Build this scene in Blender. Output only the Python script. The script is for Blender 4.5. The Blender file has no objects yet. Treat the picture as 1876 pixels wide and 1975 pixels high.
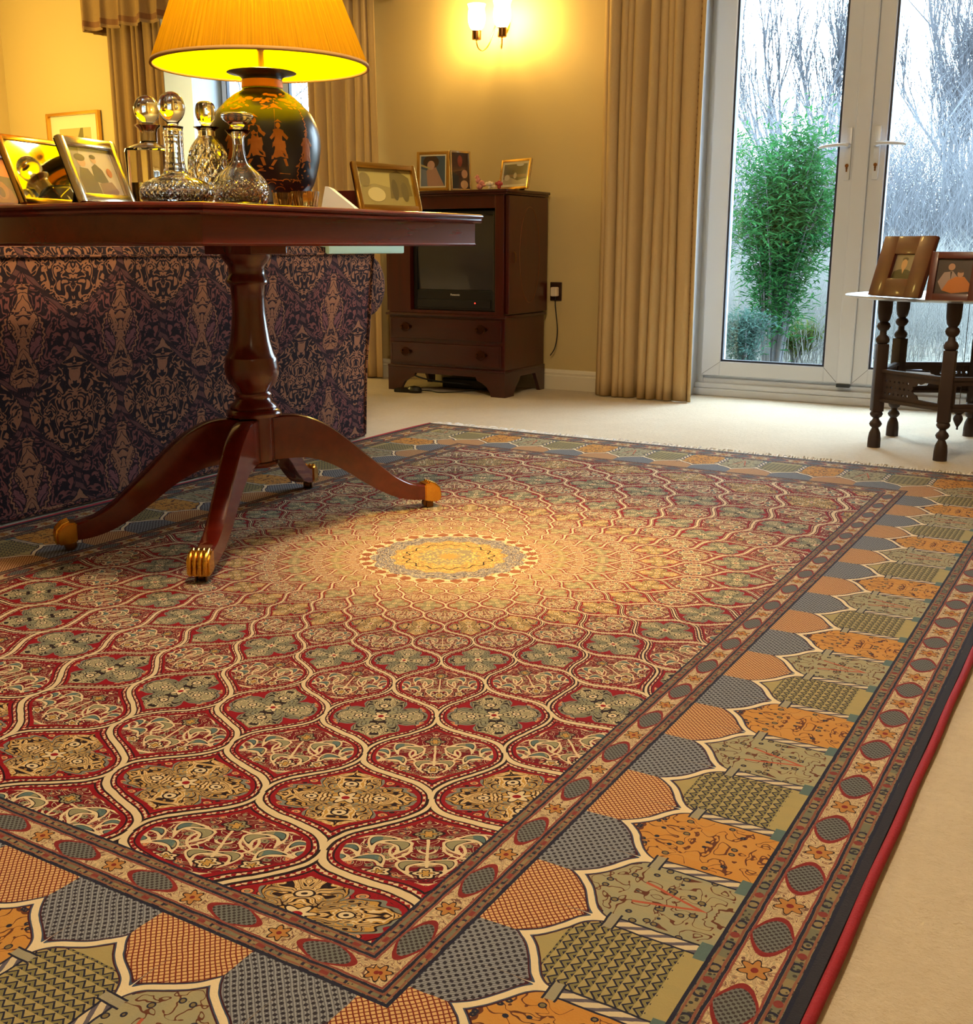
import bpy, bmesh, math, random
from math import sin, cos, pi, radians, atan2, hypot, sqrt, exp
from mathutils import Vector, Matrix
random.seed(7)
scene = bpy.context.scene
C = scene.collection
PI = pi

# ------------------------------------------------------------------ colour / node helpers
def lin(c):
    return tuple((x/255/12.92 if x/255 <= .04045 else ((x/255+.055)/1.055)**2.4) for x in c)

class Net:
    def __init__(s, name):
        s.m = bpy.data.materials.new(name); s.m.use_nodes = True
        s.nt = s.m.node_tree; s.nt.nodes.clear()
        s.out = s.nt.nodes.new('ShaderNodeOutputMaterial')
    def node(s, t, **kw):
        n = s.nt.nodes.new(t)
        for k, v in kw.items(): setattr(n, k, v)
        return n
    def link(s, a, b): s.nt.links.new(a, b)
    def setin(s, sock, v):
        if isinstance(v, V): s.link(v.s, sock)
        elif isinstance(v, bpy.types.NodeSocket): s.link(v, sock)
        else:
            if hasattr(v, '__len__') and len(v) == 3 and len(sock.default_value) == 4: v = (*v, 1)
            sock.default_value = v
    def math(s, op, *a):
        n = s.node('ShaderNodeMath', operation=op)
        for i, x in enumerate(a): s.setin(n.inputs[i], x)
        return V(s, n.outputs[0])
    def mix(s, f, a, b):
        n = s.node('ShaderNodeMix', data_type='RGBA')
        s.setin(n.inputs[0], f); s.setin(n.inputs[6], a); s.setin(n.inputs[7], b)
        return V(s, n.outputs[2])
    def comb(s, x, y, z=0.0):
        n = s.node('ShaderNodeCombineXYZ')
        for i, v in enumerate((x, y, z)): s.setin(n.inputs[i], v)
        return n.outputs[0]
    def coord(s, kind):
        n = s.node('ShaderNodeTexCoord'); return n.outputs[kind]
    def sep(s, v):
        n = s.node('ShaderNodeSeparateXYZ'); s.setin(n.inputs[0], v)
        return [V(s, o) for o in n.outputs]
    def noise(s, vec, scale=5, detail=2, rough=.5, dist=0):
        n = s.node('ShaderNodeTexNoise')
        if vec is not None: s.setin(n.inputs['Vector'], vec)
        n.inputs['Scale'].default_value = scale; n.inputs['Detail'].default_value = detail
        n.inputs['Roughness'].default_value = rough; n.inputs['Distortion'].default_value = dist
        return V(s, n.outputs[0])
    def voro(s, vec, scale=5, feature='F1', rnd=1.0):
        n = s.node('ShaderNodeTexVoronoi', feature=feature)
        if vec is not None: s.setin(n.inputs['Vector'], vec)
        n.inputs['Scale'].default_value = scale; n.inputs['Randomness'].default_value = rnd
        return V(s, n.outputs[0])
    def bump(s, h, strength=.3, dist=.01):
        n = s.node('ShaderNodeBump'); n.inputs['Strength'].default_value = strength
        n.inputs['Distance'].default_value = dist; s.setin(n.inputs['Height'], h)
        return n.outputs[0]
    def princ(s, col=(.5, .5, .5), rough=.5, metal=0, normal=None, **kw):
        n = s.node('ShaderNodeBsdfPrincipled')
        s.setin(n.inputs['Base Color'], col); s.setin(n.inputs['Roughness'], rough)
        n.inputs['Metallic'].default_value = metal
        if normal is not None: s.setin(n.inputs['Normal'], normal)
        for k, v in kw.items(): s.setin(n.inputs[k.replace('_', ' ')], v)
        return n.outputs[0]
    def done(s, shader):
        s.link(shader, s.out.inputs[0]); return s.m

class V:
    def __init__(s, n, sock): s.n = n; s.s = sock
    def _(s, op, o): return s.n.math(op, s, o)
    def __add__(s, o): return s._('ADD', o)
    __radd__ = __add__
    def __sub__(s, o): return s._('SUBTRACT', o)
    def __rsub__(s, o): return s.n.math('SUBTRACT', o, s)
    def __mul__(s, o): return s._('MULTIPLY', o)
    __rmul__ = __mul__
    def __truediv__(s, o): return s._('DIVIDE', o)
    def __rtruediv__(s, o): return s.n.math('DIVIDE', o, s)
    def __pow__(s, o): return s._('POWER', o)
    def lt(s, o): return s._('LESS_THAN', o)
    def gt(s, o): return s._('GREATER_THAN', o)
    def min(s, o): return s._('MINIMUM', o)
    def max(s, o): return s._('MAXIMUM', o)
    def mod(s, o): return s._('FLOORED_MODULO', o)
    def ping(s, o): return s._('PINGPONG', o)
    def u(s, op): return s.n.math(op, s)
    def abs(s): return s.u('ABSOLUTE')
    def sin(s): return s.u('SINE')
    def cos(s): return s.u('COSINE')
    def sqrt(s): return s.u('SQRT')
    def floor(s): return s.u('FLOOR')
    def fract(s): return s.u('FRACT')
    def round(s): return s.u('ROUND')
def length(x, y): return (x*x + y*y).sqrt()

def simple(name, col, rough=.5, metal=0, bumpscale=0, bumpstr=.1, vary=0.0, **kw):
    n = Net(name); c = lin(col)
    co = n.coord('Object')
    nz = n.noise(co, 14, 3)
    colr = n.mix(nz, tuple(x*(1-vary) for x in c), tuple(min(1, x*(1+vary)) for x in c)) if vary else c
    nrm = n.bump(n.noise(co, bumpscale, 3), bumpstr, .002) if bumpscale else None
    return n.done(n.princ(colr, rough, metal, nrm, **kw))

def wood(name, c1, c2, rough=.22, scale=9, axis=0, coat=.5):
    n = Net(name); co = n.coord('Object')
    mp = n.node('ShaderNodeMapping'); n.link(co, mp.inputs[0])
    sc = [14, 14, 14]; sc[axis] = 1.3
    mp.inputs['Scale'].default_value = sc
    g = n.noise(mp.outputs[0], scale*.30, 4, .5, .2)
    f = n.noise(mp.outputs[0], scale*3, 2)
    t = ((g-.25)*1.3).max(0).min(1)*.6 + f*.2
    col = n.mix(t, lin(c1), lin(c2))
    return n.done(n.princ(col, rough, 0, None, Coat_Weight=coat, Coat_Roughness=.08))

# ------------------------------------------------------------------ mesh helpers
def link(name, bm, mats=None, parent=None, smooth=False, loc=(0, 0, 0), rot=0):
    me = bpy.data.meshes.new(name); bm.normal_update(); bm.to_mesh(me); bm.free()
    if mats is not None:
        for m in (mats if isinstance(mats, (list, tuple)) else [mats]): me.materials.append(m)
    if smooth:
        for p in me.polygons: p.use_smooth = True
    o = bpy.data.objects.new(name, me); C.objects.link(o)
    o.location = loc
    if rot: o.rotation_euler = (0, 0, rot)
    if parent: o.parent = parent
    return o
def autosmooth(o, ang=40):
    me = o.data
    for p in me.polygons: p.use_smooth = True
    bm = bmesh.new(); bm.from_mesh(me)
    for e in bm.edges:
        if len(e.link_faces) == 2 and e.calc_face_angle(0) > radians(ang): e.smooth = False
        elif len(e.link_faces) != 2: e.smooth = False
    bm.to_mesh(me); bm.free(); return o
def thing(name, label, cat, loc=(0, 0, 0), rot=0, group=None):
    o = bpy.data.objects.new(name, None); C.objects.link(o)
    o.empty_display_size = .05
    o.location = loc; o.rotation_euler = (0, 0, rot); o['label'] = label; o['category'] = cat
    if group: o['group'] = group
    return o
def tag(o, label, cat, group=None):
    o['label'] = label; o['category'] = cat
    if group: o['group'] = group
    return o
def struct(o): o['kind'] = 'structure'; return o

def box(bm, x0, x1, y0, y1, z0, z1, bev=0, mi=0, M=None):
    vs = [bm.verts.new((x, y, z)) for x in (x0, x1) for y in (y0, y1) for z in (z0, z1)]
    fs = [(0, 1, 3, 2), (4, 6, 7, 5), (0, 4, 5, 1), (2, 3, 7, 6), (0, 2, 6, 4), (1, 5, 7, 3)]
    faces = [bm.faces.new([vs[i] for i in f]) for f in fs]
    for f in faces: f.material_index = mi
    if bev:
        es = list({e for f in faces for e in f.edges})
        r = bmesh.ops.bevel(bm, geom=es, offset=bev, segments=2, profile=.6, affect='EDGES')
        vs = list({v for f in r['faces'] for v in f.verts} | {v for v in vs if v.is_valid})
        for f in r['faces']: f.material_index = mi
    if M is not None:
        for v in vs:
            if v.is_valid: v.co = M @ v.co
    return vs
def prism(bm, pts, z0, z1, M=None, mi=0, cap=True, inset_top=0):
    """polygon in XY extruded in z"""
    n = len(pts)
    a = [bm.verts.new((x, y, z0)) for x, y in pts]; b = [bm.verts.new((x, y, z1)) for x, y in pts]
    fs = []
    if cap: fs += [bm.faces.new(a[::-1]), bm.faces.new(b)]
    for i in range(n): fs.append(bm.faces.new((a[i], a[(i+1) % n], b[(i+1) % n], b[i])))
    for f in fs: f.material_index = mi
    if M is not None:
        for v in a+b: v.co = M @ v.co
    return a, b
def lathe(bm, prof, seg=32, M=None, mi=0, fn=None, cx=0, cy=0, closed=False):
    """prof list of (r,z); fn(r,z,ang)->r"""
    rings = []
    for r, z in prof:
        if r < 1e-6: rings.append([bm.verts.new((cx, cy, z))])
        else:
            ring = []
            for i in range(seg):
                a = 2*PI*i/seg; rr = fn(r, z, a) if fn else r
                ring.append(bm.verts.new((cx+rr*cos(a), cy+rr*sin(a), z)))
            rings.append(ring)
    pairs = list(zip(rings, rings[1:]))
    if closed: pairs.append((rings[-1], rings[0]))
    for a, b in pairs:
        for i in range(seg):
            j = (i+1) % seg
            if len(a) == 1 and len(b) == 1: continue
            if len(a) == 1: f = bm.faces.new((a[0], b[i], b[j])[::-1])
            elif len(b) == 1: f = bm.faces.new((a[i], a[j], b[0]))
            else: f = bm.faces.new((a[i], a[j], b[j], b[i]))
            f.material_index = mi
    if M is not None:
        for ring in rings:
            for v in ring: v.co = M @ v.co
    return rings
def smoothprof(pts, n=4):
    """Catmull-Rom through (r,z) points"""
    out = []
    P = [pts[0]]+list(pts)+[pts[-1]]
    for i in range(1, len(P)-2):
        for k in range(n):
            t = k/n
            out.append(tuple(.5*((2*P[i][c])+(-P[i-1][c]+P[i+1][c])*t+(2*P[i-1][c]-5*P[i][c]+4*P[i+1][c]-P[i+2][c])*t*t+(-P[i-1][c]+3*P[i][c]-3*P[i+1][c]+P[i+2][c])*t**3) for c in range(len(pts[0]))))
    out.append(tuple(pts[-1])); return out
def tube(bm, path, r, seg=8, mi=0, caps=True):
    path = [Vector(p) for p in path]; n = len(path)
    rs = r if hasattr(r, '__len__') else [r]*n
    rings = []; prev = None
    for i, p in enumerate(path):
        t = (path[min(i+1, n-1)]-path[max(i-1, 0)])
        if t.length < 1e-9: t = Vector((0, 0, 1))
        t.normalize()
        if prev is None:
            u = t.orthogonal().normalized()
        else:
            u = (prev - t*prev.dot(t))
            u = u.normalized() if u.length > 1e-6 else t.orthogonal().normalized()
        prev = u; w = t.cross(u)
        rings.append([bm.verts.new(p+(u*cos(2*PI*k/seg)+w*sin(2*PI*k/seg))*rs[i]) for k in range(seg)])
    for a, b in zip(rings, rings[1:]):
        for k in range(seg):
            f = bm.faces.new((a[k], a[(k+1) % seg], b[(k+1) % seg], b[k])); f.material_index = mi
    if caps:
        for q in (rings[0][::-1], rings[-1]):
            f = bm.faces.new(q); f.material_index = mi
    return rings
def B(): return bmesh.new()
def onrot(x, y, z, a): return Matrix.Translation((x, y, z)) @ Matrix.Rotation(a, 4, 'Z')

# camera viewing direction in the room frame; helper to find a spot on the floor plan from a bearing and a distance
YAW = radians(30.8)
def spot(px, D):
    a = (px-938)/2161
    return (a*cos(YAW)-sin(YAW))*D, (a*sin(YAW)+cos(YAW))*D

# ------------------------------------------------------------------ materials
M = {}
M['mahog'] = wood('mahogany', (76, 15, 8), (118, 33, 14), .2, axis=1)
M['mahog_v'] = wood('mahogany upright', (72, 14, 8), (112, 31, 13), .2, axis=2)
M['cabwood'] = wood('dark mahogany veneer', (46, 9, 5), (78, 19, 10), .3, axis=0, coat=.3)
M['cabwood_v'] = wood('dark mahogany veneer upright', (50, 10, 6), (92, 26, 13), .3, axis=2, coat=.3)
M['framewood'] = wood('red brown frame wood', (74, 24, 14), (104, 38, 22), .4, axis=0, coat=.1)
M['darkcarved'] = simple('dark carved wood', (44, 26, 22), .6, 0, 60, .4, .3)
M['brass'] = simple('brass', (226, 172, 74), .22, 1, 40, .2, .25)
M['oldbrass'] = simple('aged brass', (120, 82, 44), .35, 1, 40, .2, .3)
M['tray'] = simple('engraved silvery tray', (200, 195, 190), .3, 1, 120, .6, .2)
M['silver'] = simple('silver plate', (222, 205, 170), .16, 1, 30, .05, .1)
M['goldframe'] = simple('gilt metal', (226, 178, 92), .2, 1, 30, .05, .1)
M['black'] = simple('black plastic', (16, 16, 18), .35)
M['blackcable'] = simple('black cable', (14, 13, 13), .5)
M['browncable'] = simple('brown cable', (70, 42, 30), .5)
M['upvc'] = simple('white plastic frame', (208, 210, 216), .3)
M['gasket'] = simple('dark gasket', (16, 24, 46), .5)
M['whitepaint'] = simple('white painted skirting', (228, 216, 190), .4)
M['white'] = simple('white card', (222, 222, 214), .6)
M['mat'] = simple('cream mount', (232, 218, 178), .8)
M['velvet'] = simple('black velvet back', (20, 16, 14), .9)
M['pink'] = simple('pink china', (206, 130, 116), .35)
M['redchina'] = simple('red china', (168, 48, 40), .35)
M['cream'] = simple('cream china', (226, 206, 176), .35)
M['mint'] = simple('mint fabric', (176, 206, 190), .85, 0, 300, .3)

def m_wall():
    n = Net('painted wall'); co = n.coord('Object')
    nz = n.noise(co, 220, 3)
    return n.done(n.princ(n.mix(n.noise(co, 1.2, 2), lin((202, 176, 118)), lin((208, 182, 124))), .75, 0, n.bump(nz, .12, .002)))
M['wall'] = m_wall()
M['ceiling'] = simple('ceiling paint', (232, 226, 210), .9)
def m_carpet():
    n = Net('wool carpet'); co = n.coord('Object')
    a = n.noise(co, 240, 3, .7); b = n.noise(co, 9, 4, .6); c = n.noise(co, 70, 3, .6)
    col = n.mix((b*.45+c*.55-.28).max(0).min(1)*1.2, lin((194, 176, 148)), lin((224, 208, 182)))
    col = n.mix(a.lt(.4)*.25, col, lin((176, 150, 118)))
    return n.done(n.princ(col, .95, 0, n.bump(a*.5+c*.9, .7, .006), Sheen_Weight=.15))
M['carpet'] = m_carpet()
def m_curtain(name, c1, c2):
    n = Net(name); co = n.coord('Object')
    x, y, z = n.sep(co)
    w = n.noise(n.comb(x*900, y*900, z*90), 1, 2)
    col = n.mix(w, lin(c1), lin(c2))
    d = n.node('ShaderNodeBsdfDiffuse'); n.setin(d.inputs[0], col); n.setin(d.inputs['Normal'], n.bump(w, .15, .001))
    t = n.node('ShaderNodeBsdfTranslucent'); n.setin(t.inputs[0], lin(c2))
    m = n.node('ShaderNodeMixShader'); m.inputs[0].default_value = .10
    n.link(d.outputs[0], m.inputs[1]); n.link(t.outputs[0], m.inputs[2])
    return n.done(m.outputs[0])
M['curtain'] = m_curtain('ivory curtain cloth', (196, 164, 114), (216, 186, 138))
M['valance'] = m_curtain('fawn curtain cloth', (138, 108, 72), (166, 134, 94))
M['dullbrass'] = simple('tarnished brass', (74, 44, 28), .4, 1, 40, .2, .3)
M['bluewhite'] = simple('daylight tinted reveal paint', (186, 196, 206), .5)  # white paint with the window's blue daylight put into its colour
M['trim'] = simple('brown braid', (120, 78, 44), .8, 0, 300, .4, .3)
def m_pane():
    n = Net('window pane')
    f = n.node('ShaderNodeFresnel'); f.inputs[0].default_value = 1.5
    t = n.node('ShaderNodeBsdfTransparent'); t.inputs[0].default_value = (.97, .99, .99, 1)
    g = n.node('ShaderNodeBsdfGlossy'); g.inputs['Roughness'].default_value = .01
    m = n.node('ShaderNodeMixShader'); n.setin(m.inputs[0], V(n, f.outputs[0])*1.3*(1-V(n, n.node('ShaderNodeNewGeometry').outputs['Backfacing'])))
    n.link(t.outputs[0], m.inputs[1]); n.link(g.outputs[0], m.inputs[2])
    return n.done(m.outputs[0])
M['pane'] = m_pane()
def m_glass(name, col=(1, 1, 1), rough=0.0, ior=1.5):
    n = Net(name)
    return n.done(n.princ(col, rough, 0, None, Transmission_Weight=1.0, IOR=ior))
M['crystal'] = m_glass('cut crystal', (1, .99, .96))
M['whisky'] = m_glass('amber spirit', (.95, .5, .08), 0, 1.36)
M['pictureglass'] = None
def m_pglass():
    n = Net('picture glass')
    f = n.node('ShaderNodeFresnel'); f.inputs[0].default_value = 1.6
    t = n.node('ShaderNodeBsdfTransparent'); g = n.node('ShaderNodeBsdfGlossy'); g.inputs['Roughness'].default_value = .02
    m = n.node('ShaderNodeMixShader'); n.setin(m.inputs[0], V(n, f.outputs[0])*.8*(1-V(n, n.node('ShaderNodeNewGeometry').outputs['Backfacing'])))
    n.link(t.outputs[0], m.inputs[1]); n.link(g.outputs[0], m.inputs[2])
    return n.done(m.outputs[0])
M['pictureglass'] = m_pglass()
M['mirrorglass'] = simple('mirror like picture glass', (214, 206, 170), .04, 1)
def flat(name, col, rough=.5): return simple(name, col, rough)

# ---- rug patterns
CRE = lin((216, 194, 156)); DRK = lin((34, 18, 22)); NAVY = lin((34, 34, 52)); RED = lin((132, 12, 24)); DRED = lin((92, 10, 22))
OLV = lin((140, 134, 104)); GLD = lin((184, 142, 74)); GRY = lin((118, 120, 112)); SAL = lin((206, 140, 98)); PNK = lin((204, 178, 138)); TEAL = lin((84, 104, 104))
NSEG = 32; KR = .153; R0 = 1.093
def pilebump(n, co):
    return n.bump(n.noise(co, 420, 2), .35, .002)
def m_field():
    n = Net('rug field pile'); co = n.coord('Object')
    x, y, z = n.sep(co); y = y - .025
    # gentle hand-knotted wobble
    x = x + (n.noise(co, 26, 2)-.5)*.006; y = y + (n.noise(n.comb(y, x, 3.0), 26, 2)-.5)*.006
    r = length(x, y).max(.004)
    th = n.math('ARCTAN2', y, x)
    w = th*(NSEG/(2*PI)) + (.5+2.2/11.25)
    q = n.math('LOGARITHM', r.min(.8)*(1/.8), math.e)*(1/KR) + (r-.8).max(0)*(1/.122) - 2.40
    keff = (.122/r).min(KR)
    cq = (q*PI).cos()
    b = cq*(1.28-cq*cq*.28)*.25+.25
    d = (w.mod(1.0)).ping(.5) - b          # <0 : even cell
    sl = (q*PI).sin()*(1.28-cq*cq*.84)*(.25*PI*.196)/keff
    fam = ((w.mod(1.0)-.5)*(q*PI).sin()).gt(0)
    D = d.abs()*(.196/.098)/(sl*sl+1).sqrt()
    even = d.lt(0)
    # local cell coordinates
    xe = w - w.round(); xo = w.fract()-.5
    ye = q - (q*.5).round()*2; yo = q - ((q*.5).floor()*2+1)
    lx = (xo + (xe-xo)*even)*(.196/.098)
    ly = (yo + (ye-yo)*even)*(-KR/.098)
    ring = (q - ly*(-.098/KR)).round()
    mx = lx.abs()
    # ---------- floral content (odd cells)
    def leaf(cx, cy, a, la, lb):
        ca, sa = cos(radians(a)), sin(radians(a))
        px = mx*ca + ly*sa - (cx*ca+cy*sa); py = ly*ca - mx*sa - (cy*ca-cx*sa)
        py = py + px*px*(.8/la)
        return (length(px*(1/la), py*(1/lb))-1)*lb
    lf = None
    for a in ((.24, .22, 55, .15, .066), (.50, .36, -35, .15, .062), (.74, .14, 20, .12, .052), (.50, -.14, 25, .15, .062), (.20, -.30, -50, .14, .055), (.80, -.14, 80, .10, .045), (.26, .90, 60, .13, .052), (.28, -.88, -60, .13, .052)):
        e = leaf(*a); lf = e if lf is None else lf.min(e)
    def flower(cx, cy, rr, k=5):
        px = (mx - cx) if cx else mx; py = ly - cy
        l = length(px, py)
        return l - ((n.math('ARCTAN2', py, px)*k).cos()*.22+1)*rr
    fl = None
    for a in ((0, .50, .115), (0, -.55, .105), (.42, -.50, .09), (.50, .68, .08), (0, 1.08, .08)):
        e = flower(*a); fl = e if fl is None else fl.min(e)
    rr0 = length(lx, ly*.7)
    vn = (length(mx, ly-.02)-.36).abs().min((length(mx-.5, ly-.1)-.34).abs()).min((length(mx-.62, ly+.42)-.22).abs()).min(mx+ly.gt(.4)*9+ly.lt(-.55)*9)
    blot = n.voro(n.comb(mx*1.0+ring*.37, ly), 7.5)
    sn = n.noise(n.comb(mx, ly, ring*.7), 4.2, 1, .5, .9)
    tend = ((sn*9).fract()-.5).abs()
    ex = n.noise(n.comb(mx, ly.abs(), ring*.7), 3.6, 1, .5, .8)
    scr = ((ex*9).fract()-.5).abs()
    c = n.mix(rr0.lt(.8)*.75, RED, DRED)
    c = n.mix(tend.lt(.07), c, CRE); c = n.mix((tend-.09).abs().lt(.025), c, DRK)
    bl = blot+(ex-.5)*.35
    c = n.mix(bl.lt(.31), c, n.mix(sn.gt(.5), CRE, TEAL)); c = n.mix(bl.lt(.28), c, DRK); c = n.mix(bl.lt(.24), c, n.mix(ex.gt(.5), OLV, SAL)); c = n.mix(bl.lt(.09), c, DRK)
    c = n.mix(vn.lt(.016), c, CRE)
    c = n.mix(lf.lt(.035), c, CRE); c = n.mix(lf.lt(0), c, DRK); c = n.mix(lf.lt(-.012), c, n.mix(mx.gt(.45), OLV, TEAL))
    c = n.mix(fl.lt(.03), c, DRK); c = n.mix(fl.lt(.0), c, n.mix(ly.gt(.2), CRE, OLV)); c = n.mix(fl.lt(-.035), c, DRK); c = n.mix(fl.lt(-.055), c, GLD)
    floral = c
    # ---------- rosette content (even cells)
    rr = length(lx, ly*.86); ph = n.math('ARCTAN2', ly, lx)
    pet = (ph*2).cos().abs()
    edge = rr - (pet*.34 + .46) - (ph*12).cos()*.035 - (ph*28).cos()*.018
    pl = n.mix(ring.gt(-1.0), n.mix((ring*.5).mod(3.0).lt(.5), OLV, GLD), GLD)
    vb = n.voro(n.comb(mx, ly.abs(), ring), 6.5)
    c = n.mix(vb.lt(.38), RED, n.mix(vb.lt(.16), SAL, OLV)); c = n.mix((vb-.40).abs().lt(.035), c, DRK); c = n.mix((vb-.17).abs().lt(.02), c, DRK)
    c = n.mix(edge.lt(.05), c, GRY); c = n.mix(edge.lt(.0), c, DRK); c = n.mix(edge.lt(-.022), c, pl)
    # scrolls inside each petal
    fx = (pet*-.20+.40); cen = length(rr-.40, (ph*2).sin()*.26*rr*2)
    sc = scr.lt(.13)*edge.lt(-.04)*rr.gt(.16)
    c = n.mix(sc, c, DRK)
    c = n.mix((scr-.3).abs().lt(.07)*edge.lt(-.05)*rr.gt(.18), c, n.mix(pet.gt(.7), GRY, CRE))
    c = n.mix(cen.lt(.085)*edge.lt(-.03), c, DRK)
    c = n.mix(cen.lt(.065), c, CRE); c = n.mix(cen.lt(.025), c, DRK)
    c = n.mix(((ph*4).cos()).gt(.9)*rr.gt(.16)*edge.lt(-.05)*rr.lt(.42)*((ph*2).cos().abs().lt(.4)), c, DRK)
    star = rr - ((ph*6).cos()*.35+1)*.12
    c = n.mix(star.lt(.03), c, DRK); c = n.mix(star.lt(0), c, CRE); c = n.mix(rr.lt(.05), c, RED)
    inner = n.mix(even, floral, c)
    # ---------- bands round every cell
    inner = n.mix(D.lt(.17), inner, RED)
    inner = n.mix(D.lt(.120)*D.gt(.102), inner, DRK)
    inner = n.mix(D.lt(.095)*D.gt(.064)*((q*60).sin()*(w*150).cos()).gt(0), inner, CRE)
    inner = n.mix(D.lt(.060), inner, DRK)
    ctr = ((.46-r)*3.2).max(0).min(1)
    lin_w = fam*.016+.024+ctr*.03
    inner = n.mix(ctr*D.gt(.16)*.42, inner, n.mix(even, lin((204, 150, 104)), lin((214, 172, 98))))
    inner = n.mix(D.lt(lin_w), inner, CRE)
    # ---------- central medallion
    pa = (th*16).cos()
    rw = r + pa*.006
    sv = n.voro(n.comb(th*9, r*160), 1.0)
    med = n.mix(sv.lt(.33), lin((134, 124, 126)), lin((170, 146, 132)))
    sv2 = n.voro(n.comb(th*14, r*230, 3.0), 1.0)
    med = n.mix((sv2-.3).abs().lt(.07), med, CRE); med = n.mix((sv-.36).abs().lt(.05), med, DRK)
    g2 = n.mix(sv.lt(.4), lin((190, 150, 84)), lin((226, 186, 110)))
    g2 = n.mix((sv2-.36).abs().lt(.06), g2, lin((110, 84, 74))); g2 = n.mix((rw-.095).abs().lt(.0018), g2, DRK)
    med = n.mix(rw.lt(.125), med, g2)
    med = n.mix(rw.lt(.066), med, n.mix(n.voro(n.comb(th*5, r*150), 1.0).lt(.42), lin((150, 132, 104)), lin((224, 184, 104))))
    med = n.mix(rw.lt(.022), med, GLD)
    near = n.mix(n.voro(n.comb(th*12, r*200), 1.0).lt(.36), n.mix(D.lt(.3), lin((150, 92, 60)), CRE), n.mix(even, lin((212, 176, 112)), lin((128, 62, 44))))
    inner = n.mix(r.lt(.198), inner, near)
    col = n.mix(rw.lt(.168), inner, med)
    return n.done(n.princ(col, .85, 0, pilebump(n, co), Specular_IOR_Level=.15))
def m_guard(name, W, rep=.121):
    """u along (m), v across 0..W (m)"""
    n = Net(name); uv = n.coord('UV'); u, v, _z = n.sep(uv)
    co = n.comb(u, v, 0.0)
    u = u + (n.noise(co, 40, 2)-.5)*.004
    vv = v + (n.noise(n.comb(u, v, 4.0), 40, 2)-.5)*.003
    nb = W*.24
    e = vv.min(W-vv)                      # distance to either rim of the band
    # narrow flower strips
    a = (u*(2*PI/.040)).cos(); k = n.voro(n.comb(u, v, 0.0), 150)
    c = n.mix((u*(1/.060)).fract().gt(.5), lin((108, 106, 86)), lin((132, 118, 86)))
    c = n.mix(k.lt(.33), c, lin((58, 56, 54)))
    c = n.mix((length((u.mod(.04)-.02), (e-nb*.55))-.006).abs().lt(.0016), c, NAVY)
    c = n.mix(length(u.mod(.08)-.04, e-nb*.55).lt(.005), c, lin((120, 52, 48)))
    # main strip with lozenges and stars
    f = n.voro(n.comb(u, v, 2.0), 105)
    g = n.mix(f.lt(.30), PNK, lin((150, 112, 86)))
    g = n.mix(f.lt(.14), g, lin((116, 96, 84)))
    cn = ((n.noise(n.comb(u, (v-W*.5).abs(), 1.0), 60, 1, .5, .8)*8).fract()-.5).abs()
    g = n.mix(cn.lt(.09), g, lin((112, 82, 70))); g = n.mix((cn-.3).abs().lt(.08), g, lin((168, 150, 118)))
    h = (vv-W*.5).abs(); uc = u.mod(rep)-rep*.5
    hw = W*.5-nb
    dia = uc.abs()*(1/(rep*.27)) + (h*(1/(hw*.92)))**2.0 - 1
    g = n.mix(dia.lt(.12), g, lin((122, 36, 36)))
    chk = ((u*900).sin()*(v*900).sin())
    g = n.mix(dia.lt(-.12), g, n.mix(chk.gt(.1), lin((104, 106, 104)), lin((56, 50, 50))))
    us = (u+rep*.5).mod(rep)-rep*.5
    ps = n.math('ARCTAN2', h, us)
    st = length(us, h) - ((ps*6).cos()*.30+1)*hw*.50
    g = n.mix(st.lt(.002), g, DRK); g = n.mix(st.lt(0), g, lin((170, 118, 62))); g = n.mix(length(us, h).lt(hw*.16), g, lin((120, 40, 34)))
    c = n.mix(e.gt(nb), c, g)
    for p, wd, cc in ((nb, .0016, NAVY), (nb-.0035, .0014, lin((122, 74, 60))), (nb+.003, .0012, lin((128, 64, 56))), (0.002, .0022, NAVY), (.0062, .0012, lin((130, 84, 66)))):
        c = n.mix((e-p).abs().lt(wd), c, cc)
    return n.done(n.princ(c, .85, 0, pilebump(n, n.coord('Object')), Specular_IOR_Level=.15))
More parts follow.
